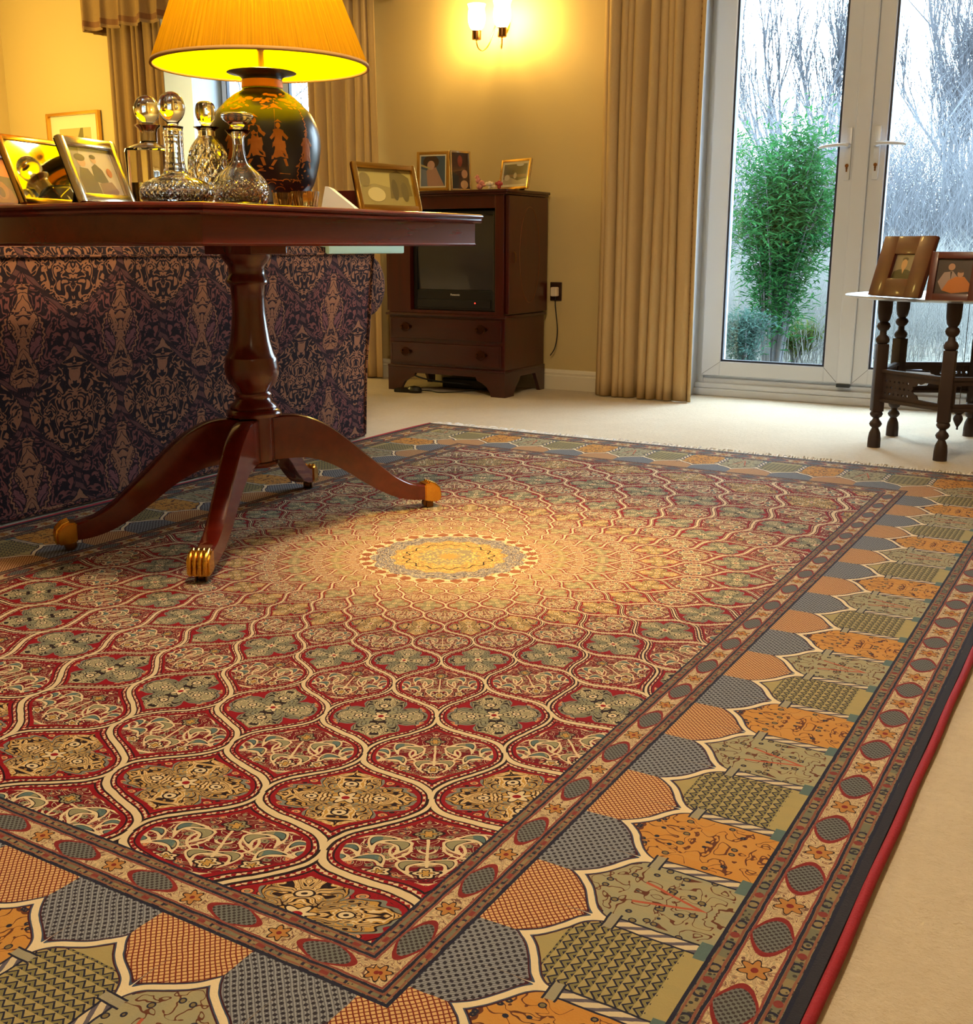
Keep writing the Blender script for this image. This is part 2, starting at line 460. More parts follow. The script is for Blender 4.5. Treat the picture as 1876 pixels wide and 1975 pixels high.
def m_arch():
    """arcade band: u along, v from outer line 0 to .223 (inner)"""
    n = Net('rug arcade pile'); uv = n.coord('UV'); u, v, _z = n.sep(uv)
    co = n.comb(u, v, 0.0)
    u = u + (n.noise(co, 30, 2)-.5)*.004; v = v + (n.noise(n.comb(u, v, 5.0), 30, 2)-.5)*.004
    rep = .126
    k = (u*(1/rep)).floor()+1; x = u.mod(rep)-rep*.5; s = x.abs()*(2/rep)
    root = (1.0001-s*s*s).max(.0006).sqrt()
    va = root*.037 + (1-s)*(1-s)*(1-s)*.030 + .104
    sl = (s*s*1.5/root*.037+(1-s)*(1-s)*.09)*(2/rep)
    da = (v-va)/(sl*sl+1).sqrt()
    below = da.lt(0)
    # ground colours inside the arches, period 3
    t = k.mod(3.0)
    mxx = x.abs()
    gold = lin((190, 126, 48)); olive = lin((150, 140, 98)); grey = lin((138, 140, 120))
    bg = n.mix(t.gt(.5), gold, n.mix(t.gt(1.5), olive, grey))
    bgz = n.mix(n.noise(n.comb(u*30, v*4, 1.0), 2, 2), bg, n.mix(.5, bg, lin((190, 160, 100))))
    sk = NAVY
    n1 = n.noise(n.comb(mxx, v, t), 42, 1, .5, 1.2)
    branches = ((n1-.5).abs().lt(.022)) * mxx.lt(rep*.40)
    leaves = n.voro(n.comb(mxx, v*.9, t), 66)
    c = n.mix(branches, bgz, lin((92, 52, 36)))
    c = n.mix(leaves.lt(.20)*v.gt(.03), c, lin((120, 104, 70))); c = n.mix(((leaves-.22).abs().lt(.045))*v.gt(.03), c, sk)
    # cypress rows on the olive grounds
    rowx = (mxx*(1/.0135)).fract()-.5; rowy = (v*(1/.011)).fract()-.5
    tri = (rowx.abs()*1.3+rowy).abs()
    cy = n.mix((tri-.32).abs().lt(.13)*v.gt(.02)*v.lt(.135), bgz, sk)
    cy = n.mix(tri.lt(.16)*v.gt(.02)*v.lt(.135), cy, lin((120, 112, 72)))
    c = n.mix(t.gt(.5)*t.lt(1.5), c, cy)
    # red stems on grey-green grounds
    rs = ((mxx-(v-.03)*.28).abs().lt(.0018))*v.lt(.10)*v.gt(.02)*t.gt(1.5)
    c = n.mix(rs, c, lin((170, 84, 62)))
    # columns between arches
    xe = (rep*.5-mxx)
    col = v.lt(.104)
    shaft = n.mix(((v*260+x*500).sin()).gt(.3), lin((206, 188, 156)), lin((90, 84, 96)))
    c = n.mix(xe.lt(.0085)*col, c, sk); c = n.mix(xe.lt(.0060)*col, c, shaft)
    c = n.mix(xe.lt(.014)*v.lt(.012), c, TEAL)
    # spandrels above the arches
    k2 = (u*(1/rep)+.5).floor().mod(2.0)
    ca = ((u+v)*430).sin().abs().min(((u-v)*430).sin().abs())
    chk = n.mix(ca.lt(.42), lin((208, 168, 116)), lin((112, 44, 30)))
    dg = (u*640).sin()*(v*640).sin()
    dot = n.mix(dg.gt(.25), n.mix(((u+v)*1600).sin().gt(.2), lin((140, 142, 148)), lin((98, 98, 106))), lin((46, 42, 50)))
    sp = n.mix(k2.gt(.5), chk, dot)
    c = n.mix(below, sp, c)
    # white ogee outlines
    a = da.abs()
    vis = v.gt(.100)
    c = n.mix(a.lt(.0066)*vis, c, lin((62, 24, 34))); c = n.mix(a.lt(.0050)*vis, c, lin((58, 72, 96))); c = n.mix(a.lt(.0036)*vis, c, lin((226, 206, 168)))
    cap = xe.lt(.013)*(v-.104).abs().lt(.0055)
    c = n.mix(cap, c, lin((150, 142, 120)))
    capl = xe.lt(.0145)*((v-.104).abs()-.0062).abs().lt(.0012)
    c = n.mix(capl, c, NAVY)
    return n.done(n.princ(c, .85, 0, pilebump(n, n.coord('Object')), Specular_IOR_Level=.15))
M['rugnavy'] = simple('rug shaded navy selvedge', (26, 23, 34), .9, 0, 400, .4)  # navy selvedge, its colour also holding the shadow band along the rug edge
M['rugred'] = simple('rug red binding', (148, 4, 24), .8, 0, 300, .4)
M['fringe'] = simple('ivory fringe', (238, 228, 216), .9)

def m_sofa():
    n = Net('damask upholstery'); uv = n.coord('UV'); u, v, _z = n.sep(uv)
    nz = n.noise(n.comb(u, v, 0.0), 18, 2)
    u = u+(nz-.5)*.012
    RW = .30; RH = .38
    w = u*(1/RW); q = v*(2/RH)
    b = (q*PI).cos()*.25+.25
    d = w.mod(1.0).ping(.5)-b
    D = d.abs(); even = d.lt(0)
    xe = w-w.round(); xo = w.fract()-.5; ye = q-(q*.5).round()*2; yo = q-((q*.5).floor()*2+1)
    lx = (xo+(xe-xo)*even); ly = (yo+(ye-yo)*even)*(RH*.5/RW); mx = lx.abs()
    ground = lin((36, 24, 30)); mauve = lin((118, 70, 66)); tan = lin((146, 100, 74)); dk = lin((44, 28, 34))
    ns = n.noise(n.comb(mx, ly, even), 7, 2, .5, .8)
    scroll = ((ns*7).fract()-.5).abs()
    c = n.mix(scroll.lt(.26), ground, mauve); c = n.mix((scroll-.26).abs().lt(.05), c, dk)
    # medallion oval with serrated rim
    ph = n.math('ARCTAN2', ly, lx); rr = length(lx*1.25, (ly+.02))
    ov = rr-.235-(ph*26).cos()*.010
    c = n.mix(ov.lt(.035), c, dk); c = n.mix(ov.lt(.022), c, tan); c = n.mix(ov.lt(.0), c, dk)
    c = n.mix(ov.lt(-.015), c, n.mix(scroll.lt(.17), lin((120, 74, 76)), dk))
    c = n.mix(even, n.mix(scroll.lt(.2), ground, tan), c)
    # vase motif on the other cells
    vs = mx-((ly*14).sin()*.045+.085)
    ve = even*ly.abs().lt(.42)
    c = n.mix(vs.lt(.02)*ve, c, dk); c = n.mix(vs.lt(.008)*ve, c, n.mix(scroll.lt(.13), tan, dk))
    # twisted rope lattice
    c = n.mix(D.lt(.036), c, dk); c = n.mix(D.lt(.027), c, n.mix((q*42+w*30).sin().gt(.1), lin((96, 62, 60)), dk))
    nb = n.bump(n.noise(n.comb(u, v, 0.0), 260, 2)*.4+scroll, .4, .003)
    return n.done(n.princ(c, .9, 0, nb, Specular_IOR_Level=.2))
M['sofa'] = m_sofa()

def m_shade(name, col, tcol, mixf, stripes=True):
    n = Net(name); co = n.coord('Object'); x, y, z = n.sep(co)
    a = n.math('ARCTAN2', y, x)
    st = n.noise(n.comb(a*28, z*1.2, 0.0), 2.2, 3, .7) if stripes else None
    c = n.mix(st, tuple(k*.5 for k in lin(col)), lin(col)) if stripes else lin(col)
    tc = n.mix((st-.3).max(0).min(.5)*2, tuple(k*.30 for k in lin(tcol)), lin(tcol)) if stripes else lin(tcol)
    d = n.node('ShaderNodeBsdfDiffuse'); n.setin(d.inputs[0], c)
    t = n.node('ShaderNodeBsdfTranslucent'); n.setin(t.inputs[0], tc)
    m = n.node('ShaderNodeMixShader'); m.inputs[0].default_value = mixf
    n.link(d.outputs[0], m.inputs[1]); n.link(t.outputs[0], m.inputs[2])
    return n.done(m.outputs[0])
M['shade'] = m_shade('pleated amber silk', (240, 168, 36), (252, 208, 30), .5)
M['lining'] = m_shade('yellow lining', (255, 250, 0), (255, 236, 10), .35, False)
def emis(name, col, s):
    n = Net(name); e = n.node('ShaderNodeEmission'); e.inputs[0].default_value = (*lin(col), 1); e.inputs[1].default_value = s
    return n.done(e.outputs[0])
M['bulb'] = emis('lit bulb', (255, 220, 130), 95)
def m_frost():
    n = Net('frosted glass shade')
    d = n.node('ShaderNodeBsdfTranslucent'); d.inputs[0].default_value = (1, .93, .7, 1)
    t = n.node('ShaderNodeBsdfTransparent'); t.inputs[0].default_value = (1, .97, .88, 1)
    m = n.node('ShaderNodeMixShader'); m.inputs[0].default_value = .62
    n.link(d.outputs[0], m.inputs[1]); n.link(t.outputs[0], m.inputs[2])
    return n.done(m.outputs[0])
M['frost'] = m_frost()
M['vase'] = simple('black lacquer', (20, 13, 16), .34, 0, 20, .04, .2, Coat_Weight=.3, Coat_Roughness=.2)
M['giltpaint'] = simple('painted gilt', (176, 104, 34), .45, .4, 60, .2, .4)
M['terracotta'] = simple('orange band', (214, 120, 30), .5, .1, 60, .2, .2)
exec_parts = True

# ------------------------------------------------------------------ room shell
WY = 4.76; DY = 4.95; LX = -6.39; RX = 2.2; FY = -2.2; CZ = 2.38
def plane_box(name, parts, mat):
    bm = B()
    for p in parts: box(bm, *p)
    return struct(link(name, bm, mat))
plane_box('floor', [(LX, RX, FY, DY+.06, -.06, 0)], M['carpet'])
plane_box('ceiling', [(LX, RX, FY, WY+.3, CZ, CZ+.1)], M['ceiling'])
WX0, WX1, WZ0, WZ1 = -5.02, -3.52, .74, 2.08      # window opening
DX0, DX1, DZ1 = -1.80, -.40, 2.10                 # garden door opening
plane_box('wall_back', [(LX-.1, WX0, WY, WY+.25, 0, CZ), (WX0, WX1, WY, WY+.25, 0, WZ0), (WX0, WX1, WY, WY+.25, WZ1, CZ),
                        (WX1, DX0, WY, WY+.25, 0, CZ), (DX0, DX1, WY, WY+.25, DZ1, CZ), (DX1, RX+.1, WY, WY+.25, 0, CZ)], M['wall'])
plane_box('wall_left', [(LX-.1, LX, FY, WY, 0, CZ)], M['wall'])
plane_box('wall_right', [(RX, RX+.1, FY, WY, 0, CZ)], M['wall'])
plane_box('wall_front', [(LX, RX, FY-.1, FY, 0, CZ)], M['wall'])
# deep reveal of the window
plane_box('trim_1', [(WX0-.1, WX0, WY+.25, 5.34, WZ0-.1, WZ1+.1), (WX1, WX1+.1, WY+.25, 5.34, WZ0-.1, WZ1+.1),
                     (WX0, WX1, WY+.25, 5.34, WZ1, WZ1+.1)], M['bluewhite'])
plane_box('trim_2', [(WX0, WX1, WY-.02, 5.3, WZ0, WZ0+.03)], M['whitepaint'])
def skirting(name, runs):
    bm = B()
    for (x0, x1, y0, y1, ax) in runs:
        if ax == 'x':
            prof = [(0, 0), (.018, 0), (.018, .066), (.013, .070), (.015, .080), (.010, .090), (.004, .096), (0, .096)]
            a = [bm.verts.new((x0, y0-p, z)) for p, z in prof]; b = [bm.verts.new((x1, y0-p, z)) for p, z in prof]
        else:
            prof = [(0, 0), (.018, 0), (.018, .066), (.013, .070), (.015, .080), (.010, .090), (.004, .096), (0, .096)]
            a = [bm.verts.new((x0+p, y0, z)) for p, z in prof]; b = [bm.verts.new((x0+p, y1, z)) for p, z in prof]
        for i in range(len(a)-1): bm.faces.new((a[i], a[i+1], b[i+1], b[i]))
        bm.faces.new(a); bm.faces.new(b[::-1])
    return struct(link(name, bm, M['whitepaint']))
skirting('baseboard_back', [(LX, DX0, WY, 0, 'x'), (DX1, RX, WY, 0, 'x')])
skirting('baseboard_left', [(LX, 0, FY, WY, 'y')])

# ---- garden door (two leaves)
def frame_rect(bm, x0, x1, z0, z1, wl, wr, wb, wt, y0, y1, bev=.006):
    box(bm, x0, x0+wl, y0, y1, z0, z1, bev); box(bm, x1-wr, x1, y0, y1, z0, z1, bev)
    box(bm, x0+wl-.002, x1-wr+.002, y0+.0006, y1-.0006, z0, z0+wb, bev); box(bm, x0+wl-.002, x1-wr+.002, y0+.0006, y1-.0006, z1-wt, z1, bev)
bm = B()
frame_rect(bm, DX0, DX1, .03, DZ1, .045, .045, .05, .05, DY-.01, DY+.06)
box(bm, DX0, DX1, WY+.0, DY-.01, DZ1-.01, DZ1, 0)
box(bm, DX0, DX0+.012, WY+.0, DY, 0, DZ1, 0); box(bm, DX1-.012, DX1, WY+.0, DY, 0, DZ1, 0)
door = struct(link('door_1', bm, M['upvc']))
bm = B()
for z0, z1, y0 in ((0, .034, DY-.045), (.034, .058, DY-.035), (.058, .094, DY-.0)): box(bm, DX0+.01, DX1-.01, y0, DY+.05, z0, z1, .004)
o = link('threshold', bm, M['upvc'], door)
def leaf(x0, x1, gx0, gx1, z0, z1, gz0, gz1, y0=DY-.035, y1=DY+.03):
    bm = B()
    frame_rect(bm, x0, x1, z0, z1, gx0-x0, x1-gx1, gz0-z0, z1-gz1, y0+.012, y1, .004)
    # raised bead round the glass
    for (a, b, c, d) in ((x0, gx0, z0, z1), (gx1, x1, z0, z1)):
        box(bm, a+.004, b-.004, y0, y0+.03, c+.004, d-.004, .005)
    box(bm, gx0-.006, gx1+.006, y0+.0005, y0+.03, z0+.004, gz0-.004, .005); box(bm, gx0-.006, gx1+.006, y0+.0005, y0+.03, gz1+.004, z1-.004, .005)
    lf = link('door_leaf', bm, M['upvc'], door)
    bm = B(); frame_rect(bm, gx0-.005, gx1+.005, gz0-.005, gz1+.005, .010, .010, .010, .010, y0+.006, y0+.028, .001)
    link('gasket', bm, M['gasket'], lf)
    bm = B(); box(bm, gx0, gx1, y0+.018, y0+.022, gz0, gz1); link('glass_pane', bm, M['pane'], lf)
    # mitre joints at the bottom corners
    bm = B()
    for sx, a, b in ((1, x0+.008, gx0-.004), (-1, x1-.008, gx1+.004)):
        tube(bm, [(a, y0-.0002, z0+.008), (b, y0-.0002, gz0-.006)], .0009, 4)
    link('mitre_joint', bm, M['gasket'], lf)
    return lf
LZ0, LZ1 = .090, 2.05
l1 = leaf(-1.762, -1.128, -1.664, -1.198, LZ0, LZ1, .165, 1.96)
l2 = leaf(-1.074, -.44, -1.000, -.54, LZ0, LZ1, .165, 1.96)
bm = B(); box(bm, -1.134, -1.070, DY-.048, DY+.02, LZ0+.002, LZ1, .006); link('meeting_stile', bm, M['upvc'], door)
bm = B(); box(bm, -1.130, -1.074, DY-.055, DY-.03, .078, .092, .001); link('stile_end_cap', bm, M['black'], door)
def handle(x, s, par):
    y = DY-.035
    bm = B(); box(bm, x-.013, x+.013, y-.010, y+.001, .950, 1.165, .005)
    lathe(bm, [(0, -.034), (.008, -.034), (.010, -.02), (.011, 0)], 16, Matrix.Translation((x, y-.008, 1.092)) @ Matrix.Rotation(-PI/2, 4, 'X') @ Matrix.Scale(1, 4))
    pl = autosmooth(link('handle_plate', bm, M['upvc'], par))
    bm = B()
    tube(bm, [(x-s*.004, y-.034, 1.092), (x+s*.02, y-.040, 1.093), (x+s*.05, y-.040, 1.092), (x+s*.085, y-.037, 1.090), (x+s*.112, y-.031, 1.086), (x+s*.118, y-.028, 1.085)], [.008, .0075, .0075, .007, .0065, .004], 10)
    autosmooth(link('lever', bm, M['upvc'], par))
    bm = B()
    for zz, rr in ((1.010, .0075), (1.0, .0045)):
        lathe(bm, [(0, 0), (rr, 0), (rr, .004), (0, .004)], 14, Matrix.Translation((x, y-.0105, zz)) @ Matrix.Rotation(PI/2, 4, 'X'))
    box(bm, x-.003, x+.003, y-.0145, y-.0105, .985, 1.0)
    link('keyhole', bm, M['oldbrass'], par)
handle(-1.156, -1, l1); handle(-1.040, 1, l2)

# ---- window
bm = B(); frame_rect(bm, WX0, WX1, WZ0+.03, WZ1, .05, .05, .05, .05, 5.26, 5.32)
win = struct(link('window_1', bm, M['upvc']))
for (x0, x1, g0, g1) in ((-5.00, -4.52, -4.965, -4.60), (-4.52, -4.03, -4.475, -4.075), (-4.03, -3.54, -3.985, -3.6)):
    bm = B(); frame_rect(bm, x0, x1, WZ0+.05, WZ1-.02, g0-x0, x1-g1, .04, .04, 5.235, 5.30, .004)
    s_ = link('window_sash', bm, M['upvc'], win)
    bm = B(); frame_rect(bm, g0-.004, g1+.004, WZ0+.09, WZ1-.06, .010, .010, .010, .010, 5.238, 5.262, .001)
    link('gasket', bm, M['gasket'], s_)
    bm = B(); box(bm, g0, g1, 5.252, 5.256, WZ0+.09, WZ1-.06); link('glass_pane', bm, M['pane'], s_)

# ------------------------------------------------------------------ curtains
def curtain(name, x0, x1, y, z0, z1, folds, amp, label, mat, taper=0.0, trimx=None, ret=None, seed=1, group=None):
    rnd = random.Random(seed); N = folds*14; rows = 26
    ph = [rnd.uniform(-.35, .35) for _ in range(folds+2)]; am = [rnd.uniform(.7, 1.25) for _ in range(folds+2)]
    bm = B(); grid = []
    xc = (x0+x1)/2
    for j in range(rows+1):
        t = j/rows; z = z0+(z1-z0)*t; row = []
        sq = 1-taper*t
        for i in range(N+1):
            s = i/N; k = s*folds+.28*sin(2*PI*s*2.3+seed)+.16*sin(2*PI*s*4.1+seed*2)-.28*sin(seed)-.16*sin(seed*2); k = min(max(k, 0), folds); ki = int(min(k, folds-1)); fr = k-ki
            a = am[ki]*(1-fr)+am[ki+1]*fr; p = ph[ki]*(1-fr)+ph[ki+1]*fr
            w = sin(2*PI*k+p*(1+.6*sin(t*2.3+ki)))
            yy = y+amp*a*(abs(w)**.8)*(1 if w > 0 else -1)*(1-.25*t)*(.92+.16*sin(3*t+ki*1.7))
            xx = xc+(x0+(x1-x0)*s-xc)*sq + .011*cos(2*PI*k+p)*a + .004*sin(5*t+ki)
            row.append(bm.verts.new((xx, yy, z)))
        grid.append(row)
    if ret is not None:   # return leg to the wall on the left
        for j, row in enumerate(grid):
            v0 = row[0].co.copy(); pts = []
            for q in range(6, 0, -1):
                f = q/6; pts.append(bm.verts.new((v0.x-.028*sin(f*PI/2)-.02*f, v0.y+(ret-v0.y)*f*f, v0.z)))
            grid[j] = pts+row
    nF = len(grid[0])
    for a, b in zip(grid, grid[1:]):
        for i in range(nF-1):
            bm.faces.new((a[i], a[i+1], b[i+1], b[i]))
    o = link(name, bm, mat, smooth=True)
    md = o.modifiers.new('thick', 'SOLIDIFY'); md.thickness = .004
    o['label'] = label; o['category'] = 'curtain'
    if group: o['group'] = group
    return o, nF, rows
def braid(o, nF, rows, i, ret6):
    """brown zigzag braid stitched down a fold of the curtain"""
    me = o.data
    # vertex order: main grid first (rows+1)*(nMain), return verts afterwards
    nMain = nF-(6 if ret6 else 0)
    bm = B()
    P = [me.vertices[j*nMain+i].co.copy() for j in range(rows+1)]
    Q = [me.vertices[j*nMain+i+1].co.copy() for j in range(rows+1)]
    dense = []
    for j in range(rows):
        for k in range(6):
            t = k/6; dense.append((P[j].lerp(P[j+1], t), Q[j].lerp(Q[j+1], t)))
    zz = []
    for k, (p, q) in enumerate(dense):
        dr = (q-p).normalized(); nn = dr.cross(Vector((0, 0, 1))).normalized()
        if nn.y > 0: nn = -nn
        zz.append(p+dr*(.005 if k % 2 else -.003)+nn*.0045)
    tube(bm, zz, .0028, 5)
    link('braid_trim', bm, M['trim'], o)
c1, nF, rows = curtain('curtain', -2.165, -1.70, 4.645, .004, 2.16, 10, .036, 'floor length ivory curtain between sideboard wall and garden door', M['curtain'], .05, None, WY-.02, 3)
braid(c1, nF, rows, int((nF-6)*.93), True)
c1['label'] = 'floor length ivory pleated curtain with brown braid beside the white garden door'
c2, nF, rows = curtain('curtain', -5.31, -4.88, 4.655, .01, 2.2, 7, .026, 'beige curtain at the left side of the window, nearest the corner picture', M['valance'], .02, None, None, 5)
c3, nF, rows = curtain('curtain', -3.84, -3.40, 4.655, .01, 2.2, 7, .028, 'ivory curtain at the right side of the window, behind the lamp and sofa arm', M['curtain'], .02, None, WY-.02, 8)
# the pelmet over the window: deep fabric valance with a brown stripe above its hem
bm = B(); N = 300; zs = [1.868, 1.885, 1.915, 1.93, 2.0, 2.1, 2.22]
grid = []
path = []
x0, x1 = -5.40, -3.34
for i in range(N+1):
    s = i/N
    if s < .06: path.append((x0, WY-.01-(s/.06)*.2, (-1, 0)))
    elif s > .94: path.append((x1, 4.55+((s-.94)/.06)*.2, (1, 0)))
    else: path.append((x0+(x1-x0)*(s-.06)/.88, 4.55, (0, -1)))
for z in zs:
    row = []
    for i, (x, y, nrm) in enumerate(path):
        k = i*.33; a = .022*(1-(z-1.868)*1.6)
        d = a*(sin(k)+.35*sin(2.3*k+1))
        if i < 3 or i > N-3: d = 0
        row.append(bm.verts.new((x+nrm[0]*d+.012*cos(k)*(1 if nrm[1] else 0), y+nrm[1]*d, z+.004*sin(k*1.0))))
    grid.append(row)
for zi, (a, b) in enumerate(zip(grid, grid[1:])):
    for i in range(N):
        f = bm.faces.new((a[i], a[i+1], b[i+1], b[i])); f.material_index = 1 if zi == 1 else 0
vl = link('valance', bm, [M['valance'], M['trim']], smooth=True)
vl.modifiers.new('t', 'SOLIDIFY').thickness = .004
tag(vl, 'gathered beige fabric valance with brown stripe across the top of the window', 'valance')

# ------------------------------------------------------------------ rug
RCX, RCY, HX, HY = -1.262, 1.93, 1.075, 1.571
BW = .394; FX, FYY = HX-BW, HY-BW
CYO = .025   # medallion centre a touch beyond the middle
M['field'] = m_field(); M['guard_o'] = m_guard('rug outer guard pile', .091, .1205); M['guard_i'] = m_guard('rug inner guard pile', .070, .1205); M['arch'] = m_arch()
rug = thing('rug', 'large red and gold patterned rug with domed medallion under the pedestal table', 'rug', (RCX, RCY, 0))
ZR = .011
bm = B(); uvl = bm.loops.layers.uv.new('UVMap')
def wave(x, y): return 0.0
vals = [0, .011, .102, .325, BW]
mats = {1: 1, 2: 2, 3: 3}
def ringpts(d): return [(-HX+d, -HY+d), (HX-d, -HY+d), (HX-d, HY-d), (-HX+d, HY-d)]
def quadstrip(d0, d1, mi):
    a, b = ringpts(d0), ringpts(d1)
    for k in range(4):
        p0, p1, q0, q1 = a[k], a[(k+1) % 4], b[k], b[(k+1) % 4]
        L0 = hypot(p1[0]-p0[0], p1[1]-p0[1]); w = d1-d0
        # arch tips must point inwards; u measured from the middle of the side
        vs = [bm.verts.new((*p, ZR)) for p in (p0, p1, q1, q0)]
        f = bm.faces.new(vs); f.material_index = mi
        uv = [(-L0/2, 0), (L0/2, 0), (L0/2-w, w), (-L0/2+w, w)]
        ph = OFF.get((mi, k), 0)
        for l, (uu, v_) in zip(f.loops, uv): l[uvl].uv = (uu+ph, v_)
OFF = {(1, 1): .06, (3, 1): .005, (2, 1): .014, (3, 0): .011, (2, 0): -.023, (1, 0): .03, (2, 2): .03}
quadstrip(0, .011, 4); quadstrip(.011, .102, 1); quadstrip(.102, .325, 2); quadstrip(.325, BW, 3)
f = bm.faces.new([bm.verts.new((*p, ZR)) for p in ringpts(BW)]); f.material_index = 0
# thickness
a, b = ringpts(0), ringpts(-.004)
for k in range(4):
    p, q = a[k], a[(k+1) % 4]; p2, q2 = b[k], b[(k+1) % 4]
    f = bm.faces.new([bm.verts.new(v) for v in ((*p, ZR), (*p2, .001), (*q2, .001), (*q, ZR))]); f.material_index = 4
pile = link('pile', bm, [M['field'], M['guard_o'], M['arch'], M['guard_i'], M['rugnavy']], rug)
for f in pile.data.polygons:
    pass
# field coordinates come from the object origin: medallion centre
for s in (-1, 1):
    bm = B(); rnd = random.Random(3)
    pts = [(s*(HX+.006+.0006*sin(k*.9)), -HY+2*HY*k/80, .007+.001*sin(k*.37+s)) for k in range(81)]
    tube(bm, pts, .0062, 8)
    o = link('edge_binding', bm, M['rugred'], rug, smooth=True); o['label'] = 'red corded side edge'
for s in (-1, 1):
    bm = B(); rnd = random.Random(5+s)
    n = 330
    for i in range(n):
        x = -HX+2*HX*(i+.5)/n+rnd.uniform(-.003, .003); L = rnd.uniform(.035, .062); dx = rnd.uniform(-.012, .012)
        z1 = .004+rnd.random()*.008
        tube(bm, [(x, s*HY, .009), (x+dx*.3, s*(HY+L*.35), z1+.004), (x+dx*.8, s*(HY+L*.75), z1), (x+dx*1.3, s*(HY+L), .002+rnd.random()*.004)], [.003, .0024, .0024, .0032], 4)
    o = link('fringe', bm, M['fringe'], rug); o['kind'] = 'stuff'

# ------------------------------------------------------------------ pedestal table
TX, TY = -1.80, 1.935; TZ = .757
tab = thing('pedestal_table', 'polished mahogany pedestal table with clipped corners, on the rug behind the sofa', 'table', (TX, TY, 0))
def octo(hx, hy, cx, cy): return [(-hx+cx, -hy), (hx-cx, -hy), (hx, -hy+cy), (hx, hy-cy), (hx-cx, hy), (-hx+cx, hy), (-hx, hy-cy), (-hx, -hy+cy)]
def slab(bm, hx, hy, prof, mi=0):
    prev = None
    for i, (d, z) in enumerate(prof):
        ring = [bm.verts.new((x, y, z)) for x, y in octo(hx+d, hy+d, .139+d*.3, .083+d*.3)]
        if prev is None: bm.faces.new(ring[::-1])
        else:
            for k in range(8): bm.faces.new((prev[k], prev[(k+1) % 8], ring[(k+1) % 8], ring[k]))
        prev = ring
    bm.faces.new(prev)
bm = B(); slab(bm, .35, .562, [(-.014, .734), (-.006, .735), (-.001, .738), (.0, .742), (-.003, .745), (.000, .747), (.0015, .751), (0, .7545), (-.004, .757)])
autosmooth(link('tabletop', bm, M['mahog'], tab), 35)
bm = B(); slab(bm, .35, .562, [(-.017, .684), (-.015, .681), (-.015, .6805), (-.014, .684), (-.0145, .6845), (-.016, .688), (-.016, .7345)])
autosmooth(link('apron', bm, M['mahog'], tab), 35)
bm = B()
prof = [(.0, .683), (.062, .683), (.061, .668), (.058, .655), (.050, .645), (.043, .636), (.042, .615), (.047, .606), (.0475, .599), (.040, .592), (.0385, .56), (.039, .53), (.042, .50), (.047, .465), (.0545, .437), (.0595, .428), (.0615, .424), (.0615, .416), (.0635, .405), (.0635, .39), (.059, .375), (.050, .361), (.043, .352), (.040, .346), (.044, .341), (.044, .336), (.0405, .330), (.045, .322), (.054, .315), (.057, .309), (.055, .305), (.062, .302), (.066, .295), (.064, .288), (.046, .286), (.046, .180), (.053, .178), (.055, .173), (.052, .168), (.040, .166), (0, .166)]
lathe(bm, prof[::-1], 48)
autosmooth(link('column', bm, M['mahog_v'], tab), 45)
bm = B(); box(bm, -.072, .072, -.06, .06, .662, .682, .003); link('bearer', bm, M['mahog'], tab)
topc = [(.035, .285), (.09, .2845), (.13, .276), (.175, .254), (.22, .220), (.265, .180), (.31, .141), (.35, .108), (.39, .085), (.42, .076), (.438, .073)]
botc = [(.035, .180), (.09, .180), (.13, .175), (.175, .158), (.22, .132), (.265, .100), (.31, .072), (.35, .052), (.39, .040), (.42, .036), (.438, .035)]
topc = smoothprof(topc, 3); botc = smoothprof(botc, 3)
